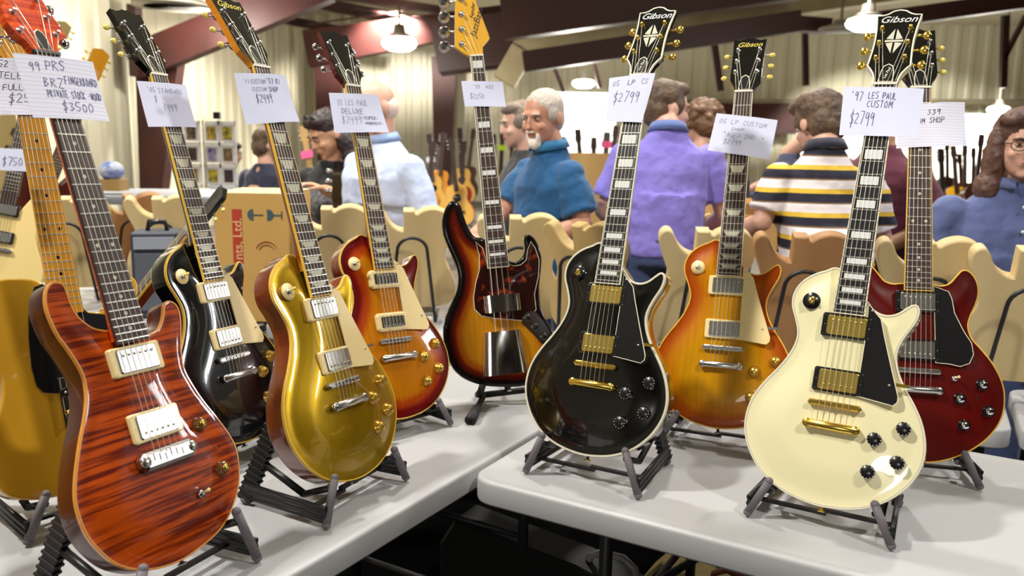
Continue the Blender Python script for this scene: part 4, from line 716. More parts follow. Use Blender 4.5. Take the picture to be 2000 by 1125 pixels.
price_tag('honey', [(-60, 55), (85, 76), (73, 174), (-74, 150)], [('05 LP CUSTOM', .08, .24, .11, .065, INKG), ('SHOP', .30, .40, .08, .055, INKG), ('*', .19, .52, .10, .05, INKK), ('AGED 2ND', .25, .58, .12, .058, INKG), ('*', .81, .56, .10, .05, INKK), ('$2799', .22, .76, .12, .06, INKG)], 'white price tag with two dark stars on the honey burst guitar neck')
price_tag('white', [(-74, 6), (71, 11), (73, 110), (-68, 107)], [("'97", .10, .27, .16, .055, INK), ('LES PAUL', .33, .24, .13, .045, INK), ('CUSTOM', .32, .42, .14, .055, INK), ('$2799', .12, .76, .24, .065, INK)], 'white price tag reading LES PAUL CUSTOM $2799 on the cream white guitar')
price_tag('es', [(-41, 41), (89, 35), (93, 135), (-49, 141)], [('ES 339', .20, .26, .12, .072, INKK), ('CUSTOM SHOP', .05, .46, .13, .058, INKK)], 'ruled grey-white price tag reading 339 SHOP on the red semi-hollow guitar', paper=RULED, curl=14)
# ================================================================ PEOPLE
def fuse(mb, voxel, name, m, parent, smooth=2, M=None, disp=None):
    me = bpy.data.meshes.new('tmp'); me.from_pydata(mb.v, [], mb.f); me.update(); o = bpy.data.objects.new('tmp', me); COL.objects.link(o)
    r = o.modifiers.new('r', 'REMESH'); r.mode = 'VOXEL'; r.voxel_size = voxel
    s_ = o.modifiers.new('s', 'SMOOTH'); s_.factor = .5; s_.iterations = smooth
    if disp:
        for sc_, st_ in disp: tx = bpy.data.textures.new('folds', 'CLOUDS'); tx.noise_scale = sc_; dm = o.modifiers.new('d', 'DISPLACE'); dm.texture = tx; dm.strength = st_; dm.mid_level = .5
    dg = bpy.context.evaluated_depsgraph_get(); dg.update(); me2 = bpy.data.meshes.new_from_object(o.evaluated_get(dg)); bpy.data.objects.remove(o); bpy.data.meshes.remove(me)
    me2.name = name; me2.materials.clear(); me2.materials.append(m); me2.polygons.foreach_set('use_smooth', [True]*len(me2.polygons)); ob = bpy.data.objects.new(name, me2); COL.objects.link(ob); ob.parent = parent; return ob
def loft(mb, rings, m, n=20, R=None):
    vs = []
    for c, rx, ry in rings:
        for k in range(n):
            a = 2*math.pi*k/n; ca, sa = math.cos(a), math.sin(a); vs.append(Vector(c)+Vector((rx*math.copysign(abs(ca)**.85, ca), ry*math.copysign(abs(sa)**.9, sa), 0)))
    fs = [[i*n+k, i*n+(k+1) % n, (i+1)*n+(k+1) % n, (i+1)*n+k] for i in range(len(rings)-1) for k in range(n)]
    fs.append(list(range(n))[::-1]); fs.append([(len(rings)-1)*n+k for k in range(n)]); mb.add(vs, fs, m, True)
def limb(mb, pts, rs, m, n=12):
    mb.tube(pts, rs, m, n)
    for p, r in zip(pts, rs): mb.ell(p, (r*.99, r*.99, r*.99), m, None, 12, 8)
SKIN = lambda nm, c: mat(nm, c, .5, noise=(9, tuple(int(v*.93) for v in c), (1, 1, 1)))
EYEW = mat('eye_white', (176, 158, 148), .3); EYED = mat('eye_dark', (40, 28, 22), .2); LIPM = mat('lips', (166, 108, 96), .6)
def cloth(nm, c, c2=None): return mat(nm, c, .85, noise=(4, c2 or tuple(int(v*.9) for v in c), (1, 1, 1)), bump=(14, .5, .02), sheen=.2)
def person(label, head_px, Y, yaw, hyaw=0, hpitch=0, lean=.04, skin=None, hair=None, hairst='short', shirt=None, w=.20, belly=.13, armL=None, armR=None, sleeve=.55, trousers=None, extra=(), hz=None, vox=.0085, slope=.05, collar=None, headlean=0, hs=1.0, neck=.145, torso=.48):
    P = at(head_px[0], head_px[1], Y); hz = P.z; yw = math.radians(yaw); Rz = Matrix.Rotation(yw, 4, 'Z')
    hl = Vector((0, -lean-.03-headlean, hz)); off = Rz @ Vector((hl.x, hl.y, 0)); root = empty('person', Matrix.Translation(Vector((P.x-off.x, P.y-off.y, 0))) @ Rz); tag(root, label, 'person')
    nb = Vector((0, -lean, hz-neck)); sh = nb.z-slope-.012; pz = max(.86, min(1.06, nb.z-torso)); pel = Vector((0, .02, pz))
    HM = Matrix.Translation(hl) @ Matrix.Rotation(math.radians(hyaw), 4, 'Z') @ Matrix.Rotation(math.radians(hpitch), 4, 'X') @ Matrix.Scale(hs, 4)
    SL = Vector((-w+.012, nb.y+.01, sh-.028)); SR = Vector((w-.012, nb.y+.01, sh-.028))
    armL = armL or (Vector((-w-.06, nb.y+.02, sh-.29)), Vector((-w-.03, nb.y-.10, sh-.52))); armR = armR or (Vector((w+.06, nb.y+.02, sh-.29)), Vector((w+.03, nb.y-.10, sh-.52)))
    armL = [Vector(a) for a in armL]; armR = [Vector(a) for a in armR]
    # skin body: one surface
    b = MB()
    def he(c, r, rot=None): M_ = rot or Matrix.Identity(3); b.ell((0, 0, 0), r, skin, M_, 18, 12); k = 18*13; b.v[-k:] = [tuple(HM @ (Vector(v)+Vector(c))) for v in b.v[-k:]]
    he((0, .012, .028), (.077, .096, .086)); he((0, -.02, -.03), (.063, .071, .084)); he((0, -.036, -.075), (.046, .046, .036)); he((0, -.062, -.098), (.024, .022, .016))
    he((0, -.094, -.012), (.009, .014, .024)); he((0, -.101, -.030), (.014, .013, .011)); he((0, -.080, .024), (.050, .014, .011)); he((.034, -.062, -.028), (.024, .024, .02)); he((-.034, -.062, -.028), (.024, .024, .02))
    he((0, -.083, -.062), (.024, .011, .010)); he((.079, .014, -.008), (.010, .020, .031)); he((-.079, .014, -.008), (.010, .020, .031))
    nk = HM @ Vector((0, .02, -.06)); limb(b, [nk, nb+Vector((0, .01, .02)), nb+Vector((0, .02, -.06))], [.052, .056, .070], skin)
    loft(b, [(pel, .13, .09), ((0, 0, pz+.2), .12, .09), ((nb.x, nb.y+.01, sh-.06), .15, .08), ((nb.x, nb.y+.01, sh+.01), .10, .06)], skin)
    for S_, A in ((SL, armL), (SR, armR)):
        el, wr = A; limb(b, [S_, S_.lerp(el, .5), el, el.lerp(wr, .35), wr], [.044, .044, .040, .041, .027], skin)
        d = (wr-el).normalized(); side = d.cross(Vector((0, 0, 1))); side = side.normalized() if side.length > .1 else Vector((1, 0, 0)); nm = side.cross(d).normalized(); pc = wr+d*.045
        Rm = Matrix((side, d, nm)).transposed(); b.ell(pc, (.038, .050, .015), skin, Rm, 14, 10)
        for i, (o_, L_) in enumerate(((-.029, .062), (-.010, .074), (.010, .070), (.028, .055))):
            f0 = wr+d*.078+side*o_; f1 = f0+d*L_*.5-nm*.012; f2 = f1+d*L_*.32-nm*.028; limb(b, [f0, f1, f2], [.0095, .0088, .0075], skin, 8)
        t0 = wr+d*.025+side*(-.034); t1 = t0+d*.03-side*.022-nm*.008; t2 = t1+d*.028-side*.004-nm*.012; limb(b, [t0, t1, t2], [.012, .0105, .009], skin, 8)
    body = fuse(b, vox*.85, 'body', skin, root, 2)
    # eyes, brows, lips
    for s in (-1, 1):
        e = MB(); e.ell((0, 0, 0), (.0130, .010, .0060), EYEW, None, 12, 8); e.ell((0, -.0058, 0), (.0062, .0052, .0056), EYED, None, 10, 7); e.v = [tuple(HM @ (Vector(v)+Vector((s*.031, -.079, .004)))) for v in e.v]; e.build('eye', root)
        e = MB(); e.tube([HM @ Vector((s*.016, -.0945, .0215)), HM @ Vector((s*.032, -.093, .026)), HM @ Vector((s*.050, -.079, .021))], [.004, .0045, .003], hair or skin, 6); e.build('eyebrow', root)
    e = MB(); e.ell((0, .001, 0), (.020, .009, .0035), LIPM, None, 12, 7); e.ell((0, .002, -.007), (.017, .008, .0038), LIPM, None, 12, 7); e.v = [tuple(HM @ (Vector(v)+Vector((0, -.0895, -.057)))) for v in e.v]; e.build('lips', root)
    def hpiece(parts, nm, m, vx=.007, jit=.0):
        h = MB(); rs = random.Random(len(nm))
        for c, r in parts: h.ell((0, 0, 0), r, m, None, 18, 12); k = 18*13; h.v[-k:] = [tuple(HM @ (Vector(v)+Vector(c))) for v in h.v[-k:]]
        return fuse(h, vx, nm, m, root, 1, disp=((.035, .012), (.012, .006)) if nm == 'hair' and hairst not in ('buzz', 'bald') else ((.02, .004),))
    if hair:
        if hairst == 'short': parts = [((0, .022, .042), (.081, .094, .083)), ((0, .050, -.005), (.074, .066, .075)), ((.052, -.005, .02), (.032, .045, .045)), ((-.052, -.005, .02), (.032, .045, .045)), ((.02, -.035, .088), (.052, .055, .033)), ((-.02, -.04, .085), (.05, .045, .03))]
        elif hairst == 'full': parts = [((0, .022, .045), (.088, .104, .092)), ((0, .055, -.015), (.080, .068, .085)), ((.02, -.045, .093), (.06, .05, .035)), ((-.03, -.03, .09), (.055, .06, .04)), ((.05, .02, .08), (.045, .05, .04)), ((-.05, .04, .075), (.045, .05, .045)), ((.058, -.002, .02), (.033, .045, .05)), ((-.058, -.002, .02), (.033, .045, .05))]
        elif hairst == 'buzz': parts = [((0, .018, .037), (.080, .096, .083)), ((0, .045, -.012), (.072, .064, .07)), ((.052, -.002, .015), (.030, .040, .04)), ((-.052, -.002, .015), (.030, .040, .04))]
        elif hairst == 'bald': parts = [((0, .050, -.012), (.076, .060, .062)), ((.066, .022, -.002), (.012, .035, .03)), ((-.066, .022, -.002), (.012, .035, .03))]
        elif hairst == 'long': parts = [((0, .022, .045), (.086, .102, .088)), ((0, .055, -.04), (.088, .070, .12)), ((.075, .01, -.06), (.036, .055, .13)), ((-.075, .01, -.06), (.036, .055, .13)), ((.082, .01, -.155), (.045, .055, .06)), ((-.086, .01, -.155), (.048, .06, .062)), ((.03, -.03, .088), (.058, .058, .036)), ((-.03, -.03, .088), (.058, .058, .036))]
        elif hairst == 'pony': parts = [((0, .022, .043), (.083, .099, .086)), ((0, .055, -.03), (.078, .066, .09)), ((.02, -.04, .086), (.055, .05, .033)), ((-.025, -.04, .085), (.055, .05, .033)), ((.075, .035, -.08), (.035, .045, .075)), ((.085, .02, -.16), (.036, .042, .08)), ((.080, .0, -.235), (.028, .035, .06))]
        elif hairst == 'curly':
            rs = random.Random(5); parts = [((0, .022, .045), (.092, .104, .092)), ((0, .05, -.03), (.09, .075, .08))]
            for i in range(46):
                a = rs.uniform(0, 6.28); ph = rs.uniform(-.5, 1.5); q = Vector((math.cos(a)*math.cos(ph)*.093, .025+math.sin(a)*math.cos(ph)*.100, .03+math.sin(ph)*.09))
                if q.y < -.04 and q.z < .07: continue
                parts.append((tuple(q), (.022, .022, .022)))
        hpiece(parts, 'hair', hair)
    # clothes
    s = MB(); bw = w
    loft(s, [((0, .02, pz-.06), bw*.90, belly*.98), ((0, .0, pz+.06), bw*.93, belly*1.05), ((0, -lean*.35-.005, pz+.20), bw*.95, belly*1.06), ((0, nb.y*.7, sh-.20), bw*1.02, belly*1.0), ((0, nb.y+.005, sh-.08), bw*1.03, belly*.86), ((0, nb.y+.012, sh-.01), bw*.92, belly*.66), ((0, nb.y+.012, sh+.035), bw*.58, belly*.52), ((0, nb.y+.005, nb.z+.012), .072, .070)], shirt)
    for S_, A in ((SL, armL), (SR, armR)):
        el, wr = A; S2 = S_+Vector((-.03 if S_.x > 0 else .03, 0, -.02))
        if sleeve <= 1: e_ = S_.lerp(el, sleeve+.05); limb(s, [S2, S_.lerp(el, .03), S_.lerp(el, .22), S_.lerp(el, .5*sleeve+.12)], [.062, .066, .068, .070], shirt, 14); s.tube([S_.lerp(el, .3*sleeve), e_], [.071, .072], shirt, 14)
        else: limb(s, [S2, S_.lerp(el, .03), S_.lerp(el, .3), el], [.062, .066, .066, .057], shirt, 14); limb(s, [el, el.lerp(wr, sleeve-1)], [.056, .043], shirt, 12)
    so = fuse(s, vox, 'shirt', shirt, root, 4, disp=((.14, .022), (.05, .008)))
    if collar:
        c = MB(); n = 18; cn = nb+Vector((0, .004, .012)); vs = []
        for rr, zz in ((.074, -.012), (.064, .022), (.069, .026), (.088, -.010)):
            for k in range(n): a = -math.pi/2+.25+(2*math.pi-.5)*k/(n-1); vs.append(cn+Vector((rr*math.cos(a), rr*math.sin(a), zz+(.012*math.sin(a)))))
        c.add(vs, [[i*n+k, i*n+k+1, (i+1)*n+k+1, (i+1)*n+k] for i in range(3) for k in range(n-1)]+[[3*n+k, 3*n+k+1, k+1, k] for k in range(n-1)], collar, True); c.build('collar', so)
    t = MB(); tm = trousers; loft(t, [((0, .02, pz-.10), bw*.84, belly*.94), ((0, .02, pz+.02), bw*.86, belly*.96)], tm)
    for s_ in (-1, 1): limb(t, [(s_*.095, .02, pz-.06), (s_*.10, .02, .48), (s_*.11, .04, .09)], [.098, .070, .052], tm)
    fuse(t, .012, 'trousers', tm, root, 3)
    for s_ in (-1, 1): f = MB(); f.ell((s_*.11, -.03, .05), (.048, .135, .050), BLACKP, None, 14, 8); f.v = [(x, y, max(z, .002)) for x, y, z in f.v]; f.build('shoe', root)
    return dict(root=root, HM=HM, nb=nb, pz=pz, w=bw, belly=belly, sh=sh, lean=lean, SL=SL, SR=SR, inv=root.matrix_world.inverted(), hp=hpiece)
JEANS = cloth('denim_jeans', (62, 76, 120)); BLACKC = cloth('black_cloth', (22, 22, 26)); KHAKI = cloth('khaki_cloth', (150, 130, 96))
SK1 = SKIN('tanned_skin', (206, 156, 122)); SK2 = SKIN('fair_skin', (216, 168, 146)); SK3 = SKIN('ruddy_skin', (204, 148, 122)); SK4 = SKIN('arm_skin', (190, 144, 104))
HGREY = mat('grey_hair', (196, 186, 174), .7, bump=(60, .6, .01)); HBROWN = mat('brown_hair', (74, 54, 42), .6, bump=(60, .6, .01), noise=(16, (110, 88, 66), (1, 1, 1))); HDARK = mat('dark_brown_hair', (40, 24, 22), .5, bump=(60, .6, .01)); HWHITE = mat('white_hair', (236, 214, 200), .8); HLONG = mat('long_auburn_hair', (74, 46, 38), .5, bump=(50, .6, .01), noise=(14, (104, 74, 60), (1, 1, .1)))
def V(*a): return Vector(a)
# teal polo man
p = person('person in a teal polo shirt with grey hair and a white goatee', (1060, 229), 3.45, -56, 16, 10, .05, SK3, HGREY, 'buzz', cloth('teal_polo', (20, 88, 138), (16, 76, 124)), .150, .145, hs=.95, neck=.125, collar=cloth('teal_collar', (36, 112, 160)), trousers=JEANS, armR=(V(.215, -.03, 1.12), V(.17, -.27, 1.02)), armL=(V(-.15, -.16, 1.14), V(-.06, -.36, 1.06)), sleeve=.78, vox=.008, slope=.06)
p['hp']([((0, -.070, -.098), (.031, .026, .028)), ((.026, -.074, -.072), (.009, .014, .022)), ((-.026, -.074, -.072), (.009, .014, .022)), ((0, -.094, -.048), (.025, .008, .006))], 'goatee', mat('white_goatee', (232, 224, 214), .8), .004)
# purple polo man
person('person in a purple polo shirt seen from behind, with glasses and dark hair', (1302, 214), 3.6, 176, -62, 4, .02, SK2, HBROWN, 'short', cloth('purple_polo', (138, 126, 214), (124, 112, 200)), .180, .160, neck=.095, torso=.44, headlean=.05, collar=cloth('purple_collar', (96, 116, 176)), trousers=JEANS, armL=(V(-.25, -.02, 1.15), V(-.20, -.24, 1.04)), armR=(V(.25, -.02, 1.15), V(.18, -.26, 1.06)), sleeve=.72, vox=.008, slope=.06)
# striped polo
ST = bpy.data.materials.new('striped_polo'); ST.use_nodes = True; nt = ST.node_tree; bs = nt.nodes['Principled BSDF']; bs.inputs['Roughness'].default_value = .85
tc = nt.nodes.new('ShaderNodeTexCoord'); sp = nt.nodes.new('ShaderNodeSeparateXYZ'); mu = nt.nodes.new('ShaderNodeMath'); mu.operation = 'MULTIPLY_ADD'; mu.inputs[1].default_value = 1/.088; mu.inputs[2].default_value = .1; fr = nt.nodes.new('ShaderNodeMath'); fr.operation = 'FRACT'; rp = nt.nodes.new('ShaderNodeValToRGB'); rp.color_ramp.interpolation = 'CONSTANT'
for q in range(2): rp.color_ramp.elements.new(.5)
for e, (ps, c) in zip(rp.color_ramp.elements, ((0, (28, 28, 46)), (.36, (222, 184, 60)), (.56, (232, 224, 226)), (.93, (120, 92, 60)))): e.position = ps; e.color = rgb(*c)
nt.links.new(tc.outputs['Object'], sp.inputs[0]); nt.links.new(sp.outputs[2], mu.inputs[0]); nt.links.new(mu.outputs[0], fr.inputs[0]); nt.links.new(fr.outputs[0], rp.inputs[0]); nt.links.new(rp.outputs[0], bs.inputs['Base Color'])
person('person seen from behind in a navy, white and yellow striped polo shirt', (1597, 243), 3.40, 184, 14, 22, .10, SK2, HBROWN, 'full', ST, .185, .155, neck=.10, headlean=.05, torso=.50, collar=cloth('navy_collar', (36, 36, 56)), trousers=BLACKC, armR=(V(.245, -.06, 1.14), V(.33, -.34, 1.03)), armL=(V(-.27, -.10, 1.06), V(-.2, -.3, .95)), sleeve=.75, vox=.008, slope=.07)
# denim shirt
p = person('person with long brown hair and glasses in a blue denim shirt at the right edge', (1994, 282), 3.0, -6, -8, 4, .03, SK2, HLONG, 'long', cloth('denim_shirt', (92, 104, 150), (80, 92, 138)), .205, .135, collar=cloth('denim_collar', (98, 110, 156)), trousers=JEANS, armL=(V(-.27, .0, 1.02), V(-.25, -.1, .80)), sleeve=1.7, vox=.008, slope=.06)
HM = p['HM']
gm = MB()
for s in (-1, 1): gm.tube([HM @ V(s*.033+.023*math.cos(a), -.098+.01*abs(math.cos(a)*s > .5), .002+.018*math.sin(a)) for a in np.linspace(0, 2*math.pi, 17)], .0019, HDARK, 6); gm.tube([HM @ V(s*.056, -.094, .008), HM @ V(s*.080, .0, .006)], .0018, HDARK, 6)
gm.tube([HM @ V(-.010, -.101, .006), HM @ V(.010, -.101, .006)], .0018, HDARK, 6); gm.build('glasses', p['root'])
WHT = mat('white_button', (230, 230, 226), .3)
for i in range(5): z = p['nb'].z-.07-i*.085; yy = p['nb'].y*.7-.137-(.006 if i > 1 else -.010*(2-i)); b = MB(); b.lathe([(.0065, 0), (.0055, .003), (.0001, .0032)], WHT, Matrix.Translation((.0, yy, z)) @ Matrix.Rotation(math.pi/2, 4, 'X'), 10); b.build('button', p['root'])
b = MB(); z = p['nb'].z-.20; b.box((-.10, -.118, z-.045), (.105, .012, .10), MATS['denim_shirt'], Matrix.Rotation(-.18, 3, 'Z'), bev=.004); b.box((-.10, -.124, z-.005), (.11, .010, .032), MATS['denim_collar'], Matrix.Rotation(-.18, 3, 'Z'), bev=.003); b.build('chest_pocket', p['root'])
# light blue shirt man
person('bald person with white hair in a light blue shirt bending forward', (732, 212), 3.85, -50, -5, 22, .10, SK2, HWHITE, 'bald', cloth('light_blue_shirt', (196, 210, 240), (184, 198, 232)), .24, .175, collar=cloth('light_blue_collar', (150, 176, 220)), trousers=KHAKI, armR=(V(.33, -.05, 1.05), V(.28, -.26, .94)), sleeve=1.3, vox=.009, slope=.07)
# woman
p = person('person with dark ponytail and sunglasses on the head, wearing black and grey', (640, 262), 4.35, -30, -22, 26, .07, SK1, HDARK, 'pony', cloth('black_sleeves', (24, 24, 26)), .185, .12, trousers=BLACKC, armR=(V(.24, -.10, 1.10), V(.13, -.27, 1.18)), armL=(V(-.27, -.06, 1.08), V(-.22, -.22, .95)), sleeve=.62, vox=.009)
b = MB(); nb = p['nb']; loft(b, [((0, -.03, p['pz']-.05), .14, .13), ((0, -.04, p['pz']+.12), .13, .130), ((0, nb.y-.03, nb.z-.26), .135, .125), ((0, nb.y-.03, nb.z-.12), .115, .100)], mat('grey_tweed', (106, 102, 104), .9, noise=(60, (60, 58, 62), (1, 1, 1)))); b.build('dress_front', p['root'])
HM = p['HM']; b = MB()
for s in (-1, 1): b.ell((0, 0, 0), (.030, .008, .022), BLACKP, None, 12, 7); k = 12*8; b.v[-k:] = [tuple(HM @ (Vector(v)+V(s*.034, -.062, .112))) for v in b.v[-k:]]; b.tube([HM @ V(s*.062, -.055, .110), HM @ V(s*.082, .02, .03)], .003, BLACKP, 6)
b.build('sunglasses', p['root'])
person('person with short brown hair in a navy T-shirt by the left wall', (524, 284), 6.4, 150, -30, 8, .04, SK2, HBROWN, 'full', cloth('navy_tshirt', (44, 46, 72)), .20, .13, trousers=JEANS, sleeve=.6, vox=.011)
person('grey-haired person in a black jacket behind the teal polo shirt', (1014, 243), 4.5, -75, 0, 8, .04, SK2, mat('ash_grey_hair', (128, 112, 98), .7), 'short', BLACKC, .21, .15, trousers=BLACKC, sleeve=1.8, vox=.011)
person('person with curly brown hair in a black top behind the purple polo shirt', (1370, 243), 4.7, 190, 30, 24, .08, SK2, mat('curly_brown_hair', (104, 74, 48), .6, bump=(50, .7, .01)), 'curly', cloth('black_top', (26, 24, 28)), .20, .14, trousers=BLACKC, sleeve=1.6, vox=.011)
person('bending person in a navy shirt behind the striped polo shirt', (1592, 262), 5.8, 60, 0, 40, .30, SK2, HDARK, 'short', cloth('navy_shirt', (38, 44, 76)), .20, .14, trousers=JEANS, sleeve=1.5, vox=.011, headlean=.12)
person('person in a maroon T-shirt with a bare arm behind the cream guitar neck', (1716, 222), 3.8, -62, 0, 20, .06, SK4, HDARK, 'short', cloth('maroon_tshirt', (96, 34, 56), (84, 26, 46)), .20, .145, trousers=BLACKC, armR=(V(.25, .02, 1.11), V(.05, -.22, .93)), armL=(V(-.23, -.08, 1.1), V(-.1, -.3, 1.0)), sleeve=.72, vox=.0095, slope=.07)
person('distant person in a blue shirt by the picture rack', (452, 300), 8.5, 120, 0, 10, .05, SK2, HDARK, 'short', cloth('blue_shirt', (52, 84, 140)), .2, .13, trousers=JEANS, sleeve=1.5, vox=.014)
# ================================================================ BACK TABLE, RAW BODIES
RAW = mat('unfinished_pale_wood', (218, 196, 146), .6, noise=(5, (200, 176, 126), (1, 1, .15))); RAWB = mat('unfinished_brown_wood', (186, 142, 92), .55, noise=(5, (160, 116, 72), (1, 1, .15)))
CRATE = mat('pine_board', (206, 168, 104), .65, noise=(4, (186, 146, 86), (1, 1, .2)))
b0 = ground(1060, 640, .74); dC = V(1, -.49, 0).normalized(); nC = V(.49, 1, 0).normalized()
row0 = V(-1.75, 3.60, 0); front = row0-nC*.12
table('long white table along the row of unfinished guitar bodies, left part', front-dC*1.5-nC*.24, dC, nC, 2.40, .70); table('long white table along the row of unfinished guitar bodies, middle part', front+dC*.96, dC, nC, 2.44, .46); table('white table along the unfinished bodies, right end', front+dC*3.42, dC, nC, 1.83, .46)
RT = [(-20, 18), (-30, 10), (-50, 1), (-75, -3), (-102, 2), (-127, 17), (-144, 44), (-149, 76), (-142, 112), (-129, 146), (-121, 176), (-124, 208), (-139, 245), (-155, 288), (-162, 325), (-157, 357), (-137, 382), (-97, 396), (-45, 400), (45, 400), (97, 396), (137, 382), (157, 355), (162, 320), (155, 280), (140, 240), (122, 200), (111, 168), (112, 140), (124, 108), (138, 70), (145, 40), (142, 18), (130, 6), (115, 6), (103, 18), (94, 38), (80, 60), (62, 76), (45, 84), (33, 86)]
rawpts = [(-x/1000, (400-y)/1000) for x, y in catmull(RT, 3, False)+[(33, 45), (33, 6), (14, 6), (-6, 6), (-11, 16)]]
cordm = BLACKABS
def raw_body(px, ytop, label, m, yawd=0, lean=-.26, k=1.0):
    # distance from the height of the body's top edge above the table
    zt = 1.185; d = ray(px, ytop); P = CAM+d*((zt-HCAM)/d.z); P.z = 0
    yaw = math.atan2(P.x, P.y)*-0+math.radians(yawd)
    Mx = Matrix.Translation(V(P.x, P.y, .795)) @ Matrix.Rotation(yaw, 4, 'Z'); root = empty('unfinished_guitar_body', Mx); tag(root, label, 'guitar body', 'unfinished guitar bodies on the back tables')
    T = Matrix.Rotation(-lean, 4, 'X') @ Matrix(((1, 0, 0, 0), (0, 0, -1, 0), (0, 1, 0, 0), (0, 0, 0, 1)))
    mb = MB(); pts = rawpts[:]; mb.prism(pts, -.022, .022, m, T, bev=.004); mb.build('body_blank', root)
    st = empty('guitar_body_stand', Matrix.Translation(V(P.x, P.y, .74)) @ Matrix.Rotation(yaw, 4, 'Z')); tag(st, 'black wire stand behind the '+label, 'guitar stand', 'wire stands of the unfinished bodies'); b = MB(); up_ = []
    for i in range(13): a = math.pi*i/12; up_.append(V(.055*math.cos(a)*-1, -.058, .285+.05*math.sin(a)))
    for q in up_: q.y = -.030-.035-(q.z)*math.tan(-lean)*1.0-.0
    b.tube([V(-.085, -.10, .012)]+up_+[V(.085, -.10, .012)], .0062, BLACKABS, 8); b.build('back_hoop', st)
    for s in (-1, 1): b = MB(); b.tube([V(s*.078, -.10, .05), V(s*.08, .04, .038), V(s*.08, .055, .075)], .007, BLACKABS, 8); b.build('cradle_arm', st); b = MB(); b.tube([V(s*.085, -.10, .012), V(s*.10, .14, .009)], .0065, BLACKABS, 8); b.build('leg', st)
    return root
for a in ((150, 378, 'leftmost pale unfinished body behind the maple neck', RAW, 10), (248, 374, 'brown unfinished body left of the dark grey amplifier', RAWB, 34), (322, 378, 'pale unfinished body above the dark grey amplifier', RAW, 12), (650, 396, 'pale unfinished body between the gold top and sunburst necks', RAW, 6), (806, 400, 'pale unfinished body left of the sunburst bass', RAW, 6),
          (1012, 413, 'pale unfinished body right of the bass neck', RAW, 2), (1172, 428, 'twisted brownish unfinished body behind the black guitar neck', mat('pale_brown_wood', (200, 172, 112), .55, noise=(5, (176, 146, 90), (1, 1, .15))), -38), (1372, 436, 'pale unfinished body below the purple polo shirt', RAW, -4), (1560, 446, 'brown unfinished body below the striped polo shirt', RAWB, -8), (1800, 456, 'pale unfinished body behind the red semi-hollow neck', RAW, -10), (1992, 470, 'pale unfinished body at the right edge', RAW, -14)):
    raw_body(*a)
# open pine crates and boxes behind the row
def crate(px, py, Y, wd, dp, ht, label, yawd=-26, name='wooden_crate', m=CRATE, slats=True):
    P = at(px, py, Y); root = empty(name, Matrix.Translation(V(P.x, P.y, 0)) @ Matrix.Rotation(math.radians(yawd), 4, 'Z')); tag(root, label, 'crate', None); z0 = P.z-ht
    for s in (-1, 1):
        b = MB(); b.box((0, s*dp/2, z0+ht/2), (wd, .018, ht), m); b.build('side_board', root); b = MB(); b.box((s*wd/2, 0, z0+ht/2), (.018, dp-.02, ht), m); b.build('end_board', root)
    b = MB(); b.box((0, 0, z0+.009), (wd-.02, dp-.02, .018), m); b.build('bottom_board', root)
    b = MB(); b.box((0, 0, z0-.01), (wd*.96, dp*.96, .02), LEGM)
    for sx in (-1, 1):
        for sy in (-1, 1): b.box((sx*wd*.44, sy*dp*.42, (z0-.02)/2), (.035, .035, z0-.02), LEGM)
    b.build('trestle', root)
crate(1462, 392, 4.12, .50, .36, .16, 'open pale wooden crate the striped person is looking through'); crate(1452, 424, 3.70, .34, .24, .12, 'lower open wooden crate in front of the other one'); crate(1160, 300, 5.9, .9, .5, .55, 'tall wooden crate between the teal and purple shirts', -5)
